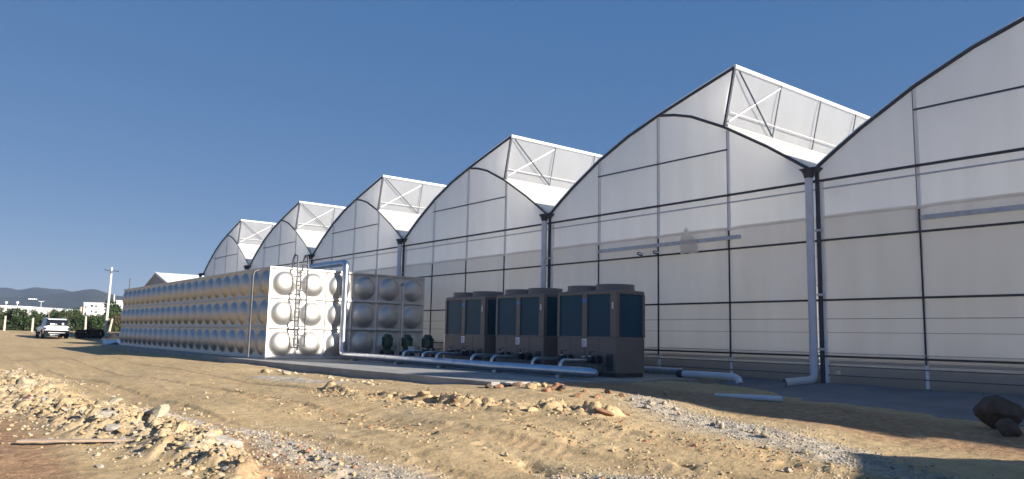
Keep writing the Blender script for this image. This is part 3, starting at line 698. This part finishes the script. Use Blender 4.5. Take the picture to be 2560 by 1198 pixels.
# ------------------------------------------------------------------ unseen box added beyond the right edge to cast a ground shadow
sc_=thing('shadow_box','unseen grey box added to cast the dark wedge at the lower right','shadow caster',(10.9,-5.15,-.6),math.radians(-45))
m=MB()
for k in range(30): m.cbox(k*.2+.005,0,.12,k*.2+.195,.05,2.3,.012)
m.build('shadow_box_side_panel',MAT['galv'],sc_)
MB().box(0,.051,.12,6,3.0,2.3).build('shadow_box_body',MAT['galv'],sc_); MB().box(-.03,-.03,2.301,6.03,3.03,2.43).build('roof',MAT['galv'],sc_); MB().box(0,0,0,6,3,.119).build('base_frame',MAT['dark'],sc_)  # body, roof and base of the added shadow box
MB().box(-.04,.8,.2,-.002,1.7,2.15).build('shadow_box_door',MAT['pbl'],sc_)
# ------------------------------------------------------------------ loose pipes and small things on the ground
t=thing('drain_pipe','grey drain pipe lying along the foot of the film wall, its elbow turned down','pipe',(0,0,0))
MB().tube([(-2.75,-1.5,.09),(-1.45,-1.42,.09)]+[Vector((-1.32,-1.42,.085)),Vector((-1.2,-1.44,.04)),Vector((-1.15,-1.46,-.06))],.085,14,cap=False).build('pipe_body',MAT['pvc'],t)
MB().tube([(-2.75,-1.5,.09),(-2.9,-1.51,.09)],.1,14).build('socket',MAT['dark'],t)
MB().tube([(-5.6,-1.2,.12),(-3.0,-1.2,.12)],.09,12).build('pipe_length',MAT['galv'],t)
z0=float(height(.4,-3.9)); 
o=MB().tube([(.05,-3.98,-.155),(.75,-3.7,-.16),(1.25,-3.5,-.165)],[.03,.055,.057],12,cap=False).build('plastic_pipe',MAT['pvc']); tag(o,'pale blue plastic pipe lying along the edge of the apron','pipe')
o=MB().cbox(-.09,-.09,-.3,.09,.09,.03,.02).build('concrete_block',MAT['conc'],loc=(-2.36,-7.36,0),rot=(.05,0,.3)); tag(o,'pale concrete stub at the front corner of the slab','concrete block')
pl=MB()
for k in range(1): pl.cbox(-.78,-.045,-.012,.78,.045,.012,.006)
zz=float(height(-1.2,-14.85))
o=pl.build('plank',MAT['wood'],loc=(-1.25,-14.85,zz+.06),rot=(.1,-.03,math.radians(52))); tag(o,'thin bare plank lying on the rubble at the lower left','plank')

# ------------------------------------------------------------------ stones
def rock_mesh(name, seed, mat, sub=2, jag=.32, flat=False):
    bm=bmesh.new(); bmesh.ops.create_icosphere(bm,subdivisions=sub,radius=1)
    rg=random.Random(seed); planes=[(Vector((rg.uniform(-1,1),rg.uniform(-1,1),rg.uniform(-1,1))).normalized(),rg.uniform(.38,.8)) for _ in range(15)]
    for v in bm.verts:
        for n_,d in planes:
            k=v.co.dot(n_)
            if k>d: v.co-=n_*(k-d)
        v.co*=1+jag*.25*(rg.random()-.5)
    me=bpy.data.meshes.new(name); bm.to_mesh(me); bm.free(); me.materials.append(mat)
    me.polygons.foreach_set('use_smooth',[flat]*len(me.polygons)); return me
def stone_mat(name,c): return vary(principled(name,c,.95,0,.2),3,.25,.5,9)
SM=[stone_mat('tan_stone',(.42,.315,.18)),stone_mat('pale_stone',(.43,.36,.255)),stone_mat('grey_stone',(.35,.315,.27)),stone_mat('brown_stone',(.30,.17,.10)),stone_mat('dark_stone',(.10,.075,.06)),stone_mat('maroon_stone',(.13,.05,.06))]
RM={}
def rm(mi,k):
    if (mi,k) not in RM: RM[(mi,k)]=rock_mesh('rock',100*mi+k,SM[mi],2,.2)
    return RM[(mi,k)]
def rock(x,y,s,mi,label,group=None,sink=.35,cat='rock',sq=(1,1,1),name='rock',k=None,rz=None):
    z=float(height(x,y)); k=random.randrange(5) if k is None else k
    o=place(name,rm(mi,k),None,(x,y,z+s*sq[2]*(.7-sink)),(random.uniform(-.3,.3),random.uniform(-.3,.3),random.uniform(0,6.3) if rz is None else rz),(s*sq[0],s*sq[1],s*sq[2]))
    return tag(o,label,cat,group)
CW=('tan','pale','grey','reddish brown','dark','maroon')
def size(s): return 'large' if s>.085 else 'middling' if s>.05 else 'small'
def along(pts, t):
    n=len(pts)-1; i=min(int(t*n),n-1); f=t*n-i; a,b=pts[i],pts[i+1]
    return a[0]+(b[0]-a[0])*f, a[1]+(b[1]-a[1])*f, a[2]+(b[2]-a[2])*f
for i in range(120):
    t=random.uniform(.25,1)**.8; x,y,wd=along(RUB,t); y+=random.gauss(0,.38)*wd; x+=random.uniform(-.5,.5)
    s=random.choice((.035,.045,.055,.065,.08,.11)) * (1.25 if random.random()<.12 else 1)*1.05
    mi=random.choice((0,0,0,1,1,2)); rock(x,y,s,mi,f'{size(s)} {CW[mi]} angular stone in the rubble heap at the lower left','stones of the rubble heap at the lower left',sq=(1.3,1,.62),sink=.45)
for i in range(45):
    t=random.random(); x,y,wd=along(RIDGE,t); y+=random.gauss(0,.4)*wd; x+=random.uniform(-.3,.3)
    s=random.uniform(.04,.12); mi=random.choice((0,0,0,3)); rock(x,y,s,mi,f'{size(s)} {CW[mi]} clod of earth in the broken ridge before the slab','clods of the broken ridge before the slab',sink=.6,cat='clod',sq=(1.5,1,.6),name='clod')
for i in range(24):
    x=random.uniform(-2.6,.3); y=-7.5+ (x+2.5)*.25+random.gauss(0,.25)
    rock(x,y,random.uniform(.05,.12),random.choice((3,3,0,4)),'reddish brown stone piled by the front corner of the slab','reddish stones by the slab corner',sq=(1.3,1,.8))
for i in range(24):
    x=random.uniform(-12,-5); y=-8.35-.25*random.random()-(.15 if x>-8 else 0)
    rock(x,y,random.uniform(.04,.09),random.choice((1,1,0)),'pale stone in the row along the front edge of the slab','pale stones along the slab edge',sq=(1.4,1,.7))
rock(-10.9,-8.95,.17,0,'long rounded tan boulder before the near corner of the tank',sq=(1.75,.8,.75),k=1,rz=.4)
rock(-9.9,-8.75,.13,1,'pale flat boulder to the right of the long tan boulder',sq=(1.7,.8,.6),k=2,rz=.4)
rock(-5.7,-14.95,.11,5,'maroon stone on the rubble at the far left',sink=0,k=3)
rock(4.9,-3.45,.37,4,'big dark boulder in the shade at the right edge',sink=.15,sq=(1.25,1,1.0),k=2)
rock(5.3,-4.2,.2,4,'small dark rock beside the big boulder at the right edge',sink=.2,k=1)
rock(.25,-13.55,.17,2,'large grey rock at the bottom of the rubble heap',sink=.1,sq=(1.3,1,.8),k=4)
rock(-1.75,-13.85,.15,1,'large pale rock with a dark hollow beneath, in the middle of the rubble heap',sink=.1,sq=(1.5,1,.7),k=0)
rock(-.45,-4.9,.085,2,'lone grey stone on the shaded soil right of the slab',sink=.1)
for i in range(26):
    x=random.uniform(.3,6); y=-6.9-.16*x+random.gauss(0,.35)
    rock(x,y,random.uniform(.035,.075),random.choice((1,1,2)),'pale broken stone lying on the gravel strip at the right','pale stones on the gravel strip',sq=(1.2,1,.85),sink=.2)
for i in range(22):
    x=random.uniform(-8,6.5); y=random.uniform(-14,-8.5)
    rock(x,y,random.uniform(.02,.045),random.choice((0,1,3)),'small loose stone scattered on the sandy track','small stones scattered on the track',sink=.2)
def scatter(name, n, pick, smin, smax, mats, label):
    base=[]
    for k in range(6):
        bm=bmesh.new(); bmesh.ops.create_icosphere(bm,subdivisions=1,radius=1); rg=random.Random(k+50)
        vs=np.array([v.co[:] for v in bm.verts]); vs*=np.array([[1+.5*(rg.random()-.5)] for _ in vs])
        fs=np.array([[v.index for v in f.verts] for f in bm.faces]); base.append((vs,fs)); bm.free()
    XY=pick(n); Z=height(XY[:,0],XY[:,1]); S=RNG.uniform(smin,smax,len(XY))*(.6+.8*RNG.random(len(XY))**3)
    V=[];F=[];mi=[];off=0
    for i,(x,y) in enumerate(XY):
        vs,fs=base[i%6]; a=RNG.uniform(0,6.3); c,s_=math.cos(a),math.sin(a)
        q=vs*S[i]*np.array([1.25,.95,.7]); q=np.stack([q[:,0]*c-q[:,1]*s_,q[:,0]*s_+q[:,1]*c,q[:,2]],1)+[x,y,Z[i]+S[i]*.25]
        V.append(q);F.append(fs+off);off+=len(vs);mi+= [int(RNG.integers(len(mats)))]*len(fs)
    V=np.concatenate(V);F=np.concatenate(F)
    me=bpy.data.meshes.new(name); me.from_pydata(V.tolist(),[],F.tolist()); me.update()
    for m in mats: me.materials.append(m)
    me.polygons.foreach_set('material_index',np.array(mi,np.int32))
    o=place(name,me); tag(o,label,name,kind='stuff'); return o
def pick_lines(lines, spread):
    def f(n):
        out=[]
        for i in range(n):
            ln=lines[random.randrange(len(lines))] if len(lines)>1 else lines[0]
            x,y,wd=along(ln,random.random()); out.append((x+random.gauss(0,.35),y+random.gauss(0,spread)*wd))
        return np.array(out)
    return f
scatter('gravel',9500,pick_lines([GRAV[0],GRAV[0],GRAV[0],GRAV[1],GRAV[2],GRAV[3]],.75),.006,.017,[SM[1],SM[2],SM[2]],'grey gravel spilled in strips over the sandy ground')
scatter('rubble',2600,pick_lines([RUB],.6),.010,.034,[SM[0],SM[0],SM[1],SM[2]],'small broken earth and stones of the rubble heap')
scatter('crumbs',2200,pick_lines([RIDGE,RIDGE,RUT[0],RUT[1],RUT[2],RUT[3]],.7),.008,.028,[SM[0],SM[0],SM[3]],'loose crumbs of earth along the ruts')
scatter('grit',900,lambda n:np.stack([RNG.uniform(-12,8,n),RNG.uniform(-16,-5.5,n)],1),.006,.016,[SM[0],SM[0],SM[3]],'sparse grit over the bare soil')

# ------------------------------------------------------------------ car
cp=at(128,848,64); cp.z=float(height(cp.x,cp.y)); fw=math.atan2(-.02,-1.0)
car=thing('parked_car','white sport utility vehicle parked on the bare ground, rear towards us','car',(cp.x,cp.y,cp.z),fw)
# local: +x forward, y left; rear bumper at x=-2.2
def hull(sections, mat, name, parent, smooth=False):
    m=MB(); m.grid(sections,smooth); n=len(sections[0])
    m.add(sections[0],[tuple(range(n-1))[::-1]]); m.add(sections[-1],[tuple(range(n-1))]); return m.build(name,mat,parent)
def sec(x,hw,z0,z1,b=.12,lean=0):
    y=hw; return [(x,-y+b*.5,z0),(x,-y,z0+b),(x,-y+lean,z1-b),(x,-y+lean+b,z1),(x,y-lean-b,z1),(x,y-lean,z1-b),(x,y,z0+b),(x,y-b*.5,z0),(x,-y+b*.5,z0)]
hull([sec(-2.18,.84,.52,1.0,.1),sec(-2.05,.93,.45,1.08,.1,.02),sec(-1.2,.96,.36,1.10,.1,.02),sec(1.0,.96,.36,1.06,.1,.02),sec(1.9,.92,.40,.98,.12,.02),sec(2.2,.80,.48,.86,.14,.02)],MAT['carw'],'body',car)
hull([sec(-2.02,.78,1.04,1.50,.05,.08),sec(-1.75,.80,1.04,1.66,.06,.10),sec(.0,.82,1.04,1.68,.06,.12),sec(.5,.80,1.04,1.60,.06,.12),sec(1.25,.76,1.0,1.10,.03,.05)],MAT['glass'],'cabin_glass',car)
hull([[(x,-y,z0),(x,-y*.97,z1),(x,y*.97,z1),(x,y,z0),(x,-y,z0)] for x,y,z0,z1 in ((-2.16,.66,1.60,1.645),(-1.6,.70,1.665,1.71),(0,.70,1.69,1.735),(.6,.66,1.60,1.65))],MAT['carw'],'roof',car)
tg=MB().add([(-2.215,-.70,1.08),(-2.215,.70,1.08),(-2.19,.74,.72),(-2.19,-.74,.72),(-2.10,-.70,1.12),(-2.10,.70,1.12)],[(0,3,2,1),(0,1,5,4)]).build('tailgate',MAT['carw'],car)
mm=MB()
for k in range(6): mm.box(-2.224,.34-k*.11,.885,-2.2155,.42-k*.11,.955)
for k in range(5): mm.box(-2.224,.30-k*.11,.835,-2.2155,.37-k*.11,.86)
for k in range(2): mm.box(-2.224,-.46-k*.09,.92,-2.2155,-.40-k*.09,.95)
mm.build('lettering',MAT['ink'],tg)
MB().add([(-2.06,-.64,1.14),(-2.06,.64,1.14),(-1.86,.60,1.55),(-1.86,-.60,1.55)],[(0,1,2,3)]).build('rear_window',MAT['glass'],car,loc=(-.06,0,0))
for y0,y1,z0,z1 in ((.16,.48,1.18,1.30),(-.50,-.36,1.18,1.34),(.0,.12,1.2,1.25)): MB().add([(-2.125+ (z0-1.14)*.49,y0,z0),(-2.125+(z0-1.14)*.49,y1,z0),(-2.125+(z1-1.14)*.49,y1,z1),(-2.125+(z1-1.14)*.49,y0,z1)],[(0,1,2,3)]).build('window_sticker',MAT['label'],car,loc=(-.01,0,0))
for s in (1,-1): MB().cbox(-2.23,s*.86-.13,.80,-2.02,s*.86+.10,.96,.03).build('tail_light',MAT['lamp'],car)
MB().cbox(-2.30,-.90,.26,-2.0,.90,.74,.04).build('bumper',MAT['trim'],car)
MB().box(-2.312,-.60,.51,-2.302,.60,.58).build('bumper_strip',MAT['chrome'],car)
MB().box(-2.312,-.20,.33,-2.302,.46,.42).build('number_plate',MAT['label'],car)
for sx in (-1.35,1.40):
    for s in (1,-1):
        MB().tube([(sx,s*.935,.37),(sx,s*.955,.37)],.44,20).build('wheel_arch',MAT['trim'],car)
        ty=MB().tube([(sx,s*.74,.36),(sx,s*.78,.36),(sx,s*.95,.36),(sx,s*.98,.36)],[.33,.36,.36,.33],20).build('wheel',MAT['black'],car)
        MB().tube([(sx,s*.975,.36),(sx,s*.99,.36)],.23,14).build('rim',MAT['chrome'],ty)
for s in (1,-1):
    MB().tube([(-1.5,s*.68,1.73),(-1.3,s*.68,1.78),(.2,s*.68,1.79),(.4,s*.66,1.71)],.02,6).build('roof_rail',MAT['chrome'],car)
    MB().box(-1.0,s*.965-.012,.42,.9,s*.965+.012,.62).build('side_cladding',MAT['trim'],car)
    MB().cbox(.95,s*1.08-.10,1.05,1.08,s*1.08+.06,1.2,.02).build('mirror',MAT['trim'],car)

# ------------------------------------------------------------------ tyres, trough, pole, fence posts
tyre=MB(); 
rows=[[( (.24+.11*math.cos(a))*math.cos(b), .10*math.sin(a), (.24+.11*math.cos(a))*math.sin(b)) for b in np.linspace(0,2*math.pi,19)] for a in np.linspace(0,2*math.pi,9)]
tyme=MB().grid(rows).mesh('tyre',MAT['black'])
for k in range(7):
    f=k/6; p=at(195+54*f,849+2*f,60); z=float(height(p.x,p.y))
    o=place('tyre',tyme,None,(p.x,p.y,z+.36),(random.uniform(-.15,.15),0,.35+random.uniform(-.5,.5)),(1.05,1.5,1.05)); tag(o,('first','second','third','fourth','fifth','sixth','seventh')[k]+' black tyre from the white car in the row towards the pole','tyre','black tyres standing in a row')
p=at(281,860,50); tr=thing('trough','blue trough with a dark heap in it, at the far end of the tank','trough',(p.x,p.y,float(height(p.x,p.y))),math.radians(49))
MB().add([(-.42,-.3,0),(.42,-.3,0),(.42,.3,0),(-.42,.3,0),(-.52,-.38,.34),(.52,-.38,.34),(.52,.38,.34),(-.52,.38,.34)],[(0,3,2,1),(0,1,5,4),(1,2,6,5),(2,3,7,6),(3,0,4,7)]).build('basin',MAT['pbl'],tr)
MB().box(-.54,-.40,.33,.54,-.36,.37).box(-.54,.36,.33,.54,.40,.37).build('rim',MAT['galvd'],tr)
MB().grid([[(.5*r*math.cos(a),.36*r*math.sin(a),.34+.40*(1-r)**.8) for a in np.linspace(0,6.283,13)] for r in (1,.7,.4,.15,.01)]).build('heap',MAT['soil'],tr)
b=at(262,845,62); tp=at(280,668,62)
po=thing('utility_pole','leaning pale concrete power pole with a thin crossarm','utility pole',b)
dlt=tp-b; MB().tube([(0,0,-.3),tuple(dlt*.5),tuple(dlt)],[.12,.10,.075],12).build('pole_shaft',MAT['polec'],po)
c1=at(261,675,62)-b; c2=at(297,679,62)-b; MB().bar(c1,c2,.06,.05).build('crossarm',MAT['dark'],po)
for f in (.06,.5,.94):
    q=c1+(c2-c1)*f; MB().tube([q,q+Vector((0,0,.14))],.018,6).build('insulator',MAT['dark'],po)
MB().tube([dlt*.93+Vector((-.14,0,0)),dlt*.93+Vector((.14,0,0))],.10,10).build('band',MAT['dark'],po)
for (x0,y0,x1,y1,lab) in ((10,827,14,790,'pale fence post at the left edge of the hedge, a light cap on top'),(80,826,83,795,'short leaning fence post left of the white car'),(213,829,215,791,'upright fence post between the car and the power pole'),(272,830,281,797,'slanting fence post just right of the power pole')):
    b=at(x0,y0,73); tp=at(x1,y1,73); b.z=min(b.z,float(height(b.x,b.y)))-.1
    f=thing('fence_post',lab,'fence post',b); MB().tube([(0,0,0),tuple(tp-b)],[.11,.09],8).build('shaft',MAT['postw'],f)
b=at(325,724,66); tp=at(325,696,66); o=MB().tube([(0,0,-5.0),tuple(tp-b)],.035,6).build('lightning_rod',MAT['dark'],loc=b); tag(o,'thin dark rod standing up behind the far end of the tank','rod')
b=at(286,770,110); tp=at(286,737,110); o=MB().tube([(0,0,-3.6),tuple(tp-b)],.10,6).build('lamp_post',MAT['polec'],loc=b); tag(o,'slim white mast above the dark tree','mast')

# ------------------------------------------------------------------ buildings behind the hedge
def wall_frame(px0,px1,d,py):
    a=at(px0,py,d); c=at(px1,py,d); ang=math.atan2(c.y-a.y,c.x-a.x); return a,(c-a).length,ang
a,Lw,ang=wall_frame(-60,160,190,778); a.z=0
bl=thing('warehouse','long low white warehouse behind the hedge at the left','building',a,ang)
ztop=6.1
MB().add([(0,0,0),(Lw,0,0),(Lw,0,ztop-1.4),(Lw-1.8,0,ztop-.75),(Lw*.6,0,ztop-.15),(0,0,ztop+.1),(0,25,0),(Lw,25,0),(Lw,25,ztop-1.4),(Lw-1.8,25,ztop-.75),(Lw*.6,25,ztop-.15),(0,25,ztop+.1)],
 [(0,1,2,3,4,5),(6,11,10,9,8,7),(1,7,8,2),(2,8,9,3),(3,9,10,4),(4,10,11,5),(5,11,6,0)]).build('wall',MAT['wallw'],bl)
for px in (28,62):
    x=Lw*(px+60)/220.0
    f=MB().box(x-.55,-.08,ztop-2.2,x+.55,-.01,ztop-.95).build('window',MAT['winb'],bl); MB().box(x-.03,-.11,ztop-2.2,x+.03,-.085,ztop-.95).box(x-.55,-.11,ztop-1.6,x+.55,-.085,ztop-1.54).build('glazing_bar',MAT['label'],f)
for px in (15,43):
    p=at(px,765,185); o=thing('globe_lamp','round white globe lamp above the warehouse, %s'%('the left one' if px<30 else 'the right one'),'lamp',(p.x,p.y,0))
    MB().tube([(0,0,0),(0,0,p.z+.6)],.08,6).build('lamp_post',MAT['polec'],o)
    bm=bmesh.new(); bmesh.ops.create_icosphere(bm,subdivisions=2,radius=.32); me=bpy.data.meshes.new('globe'); bm.to_mesh(me); bm.free(); me.materials.append(MAT['wallw']); place('globe',me,o,(0,0,p.z+.8))
p=at(102,768,186); o=thing('street_lamp','small two-armed street lamp above the warehouse roof','lamp',(p.x,p.y,0)); zt=at(102,754,186).z
MB().tube([(0,0,0),(0,0,zt)],.07,6).build('lamp_post',MAT['polec'],o)
for s in (-1,1): MB().bar((0,0,zt),(.12*s,.6*s,zt+.1),.1,.08).build('lamp_head',MAT['wallw'],o)
p=at(82,748,240); o=thing('floodlight_mast','tall floodlight mast far off, white lamps on a crossbar','mast',(p.x,p.y,0)); zt=p.z
MB().tube([(0,0,0),(0,0,zt)],.06,6).build('mast_pole',HM,o)
for k in range(5): MB().box(-.1,-1.2+k*.5,zt-.12,.1,-.85+k*.5,zt+.14+.05*(k%2)).build('floodlight',MAT['wallw'],o)
a,Lw,ang=wall_frame(206,262,170,800); a.z=0
zt=at(206,757,170).z
b2=thing('white_building','white flat-roofed building behind the hedge, a peach wing at its left','building',a,ang)
MB().box(0,0,0,Lw,8,zt).build('wall',MAT['wallw'],b2)
MB().box(-.1,-.1,zt,Lw+.1,8.1,zt+.12).build('parapet',MAT['wallw'],b2)
zp=at(200,767,170).z; MB().box(-.85,.3,0,-.003,8,zp).build('wing',MAT['peach'],b2)
for x,z,ww,hh in ((.35,zt-1.1,.35,.35),(.35,zt-2.6,.35,.5),(1.6,zt-.9,.5,.5),(2.6,zt-.9,.4,.4),(1.7,zt-2.0,.4,.35),(2.7,zt-2.2,.4,.4)):
    f=MB().box(x,-.03,z,x+ww,-.002,z+hh).build('window',MAT['winb'],b2); MB().box(x-.05,-.09,z-.06,x+ww+.05,-.002,z-.003).build('sill',MAT['wallw'],f)
a,Lw,ang=wall_frame(288,330,150,790); a.z=0; zt=at(300,752,150).z
b3=thing('white_annex','small white building showing between the dark tree and the tank','building',a,ang)
MB().box(0,0,0,Lw,5,zt).build('wall',MAT['wallw'],b3); MB().box(-.1,-.1,zt,Lw+.1,5.1,zt+.1).build('parapet',MAT['wallw'],b3)

# ------------------------------------------------------------------ plants
def foliage(name, mat, blobs, n, size, seed):
    rg=np.random.default_rng(seed); V=[];F=[]
    wts=np.array([b[3]*b[4]*b[5] for b in blobs]); wts/=wts.sum()
    pick=rg.choice(len(blobs),n,p=wts)
    for i in range(n):
        bx,by,bz,rx,ry,rz=blobs[pick[i]]
        v=rg.normal(size=3); v/=np.linalg.norm(v); r=rg.uniform(.45,1.08)
        c=np.array([bx,by,bz])+v*np.array([rx,ry,rz])*r
        t=rg.normal(size=3); t/=np.linalg.norm(t); u=np.cross(t,v+rg.normal(size=3)*.6); u/=np.linalg.norm(u)+1e-9
        s=size*rg.uniform(.6,1.4); k=len(V)
        V+= [c-t*s, c+u*s*.45, c+t*s, c-u*s*.45]; F.append((k,k+1,k+2,k+3))
    me=bpy.data.meshes.new(name); me.from_pydata([tuple(v) for v in V],[],F); me.update(); me.materials.append(mat); return me
def shrub(loc, w_, h_, li, seed, label, group=None, cat='shrub', n=520, trunk=.3, name='shrub', size=.10):
    t=thing(name,label,cat,loc,0,group); rg=random.Random(seed)
    bl=[]
    for k in range(7):
        a=rg.uniform(0,6.28); r=rg.uniform(0,.55)*w_
        z=rg.uniform(.35,.82)*h_; rr=rg.uniform(.22,.42)*w_
        bl.append((r*math.cos(a),r*math.sin(a),z,rr,rr,rr*rg.uniform(.7,1.1)*min(1.3,h_/w_)))
    bl.append((0,0,h_*.3,w_*.5,w_*.5,h_*.32))
    place('foliage',foliage('foliage',LEAF[li],bl,n,size*(h_**.5),seed),t)
    m=MB(); m.tube([(0,0,-.3),(.02*w_,0,h_*trunk),(0,.03*w_,h_*.7)],[.05*h_*.5,.04*h_*.5,.015*h_*.5],7)
    for k in range(4):
        q=bl[k]; m.tube([(0,0,h_*.25),(q[0]*.9,q[1]*.9,q[2])],[.03*h_*.4,.01],5)
    m.build('stem',BARK,t); return t
hedge=[(-14,0,2.5),(8,1,2.9),(26,0,2.4),(40,1,2.7),(56,2,2.2),(70,1,2.6),(88,1,2.3),(104,0,2.6),(122,1,2.4),(140,1,2.6),(156,0,2.4),(176,0,3.0),(192,0,2.6),(206,1,2.0),(224,0,2.2),(240,1,2.1),(256,0,2.0),(272,1,2.3),(290,2,2.2),(304,0,2.1)]
for k,(px,li,hh) in enumerate(hedge):
    d=77+3*((k*37)%5)/4; p=at(px,824,d); z=float(height(p.x,p.y))-.05
    shrub((p.x,p.y,z),1.15,hh*.98,li,40+k,'leafy green shrub of the hedge along the far edge of the bare ground','shrubs of the hedge behind the car',n=1500,size=.062)
p=at(284,822,84); t=shrub((p.x,p.y,float(height(p.x,p.y))),1.5,4.0,3,91,'dark dense tree standing behind the power pole','tree' and None,'tree',n=3200,size=.07,name='tree')
V=[];F=[]; rg=np.random.default_rng(5)
for i in range(5200):
    t=rg.uniform(-.1,1.05); p=np.array([-84.5,-9.4,0])*(1-t)+np.array([-76.5,1.6,0])*t+np.array([rg.normal()*1.2,rg.normal()*.5,0])
    z=float(height(p[0],p[1])) if i%8==0 else z
    c=p+np.array([0,0,z+abs(rg.normal())*.38]); a=rg.normal(size=3); a/=np.linalg.norm(a); b=np.cross(a,rg.normal(size=3)); b/=np.linalg.norm(b)
    q=.13*rg.uniform(.5,1.4); k=len(V); V+=[tuple(c-a*q),tuple(c+b*q*.4),tuple(c+a*q),tuple(c-b*q*.4)]; F.append((k,k+1,k+2,k+3))
me=bpy.data.meshes.new('undergrowth'); me.from_pydata(V,[],F); me.materials.append(LEAF[0]); o=place('undergrowth',me); tag(o,'low green weeds along the foot of the hedge','undergrowth',kind='stuff')
# bare forked tree above the car
p=at(117,824,76); z=float(height(p.x,p.y)); bt=thing('bare_tree','bare forked sapling sticking up over the hedge behind the car','tree',(p.x,p.y,z))
m=MB()
m.tube([(0,0,-.2),(0,.05,1.7)],[.06,.045],7).build('trunk',BARK,bt)
m=MB()
for a,b_,r in (((0,.05,1.7),(.1,-.40,2.35),.04),((0,.05,1.7),(-.05,.42,2.35),.04),((.05,-.18,2.0),(0,-.12,2.3),.025),((-.02,.2,2.0),(-.02,.05,2.25),.025)): m.tube([a,tuple((Vector(a)+Vector(b_))/2+Vector((0,.03,-.03))),b_],[r,r*.8,r*.5],6)
m.build('limb',BARK,bt)
# heap of pale rubble by the pole
for k in range(16):
    p=at(240+3.4*k,806+2*(k%3),79); 
    o=place('rock',rm((0,1,3)[k%3],k%5),None,(p.x,p.y,p.z+.3*((k*7)%4)/3),(0,0,k),(.34,.3,.22)); tag(o,'pale pinkish boulder in the heap beyond the power pole','rock','boulders of the heap beyond the pole')
for k in range(26):
    px=150+7.5*random.random()*20; p=at(px,835,68+3*random.random()); 
    o=place('rock',rm(random.choice((0,0,1)),k%5),None,(p.x,p.y,float(height(p.x,p.y))+.02),(0,0,k),(random.uniform(.08,.26),.14,random.uniform(.06,.14))); tag(o,'tan stone along the bank beyond the bare ground','rock','stones along the far bank')
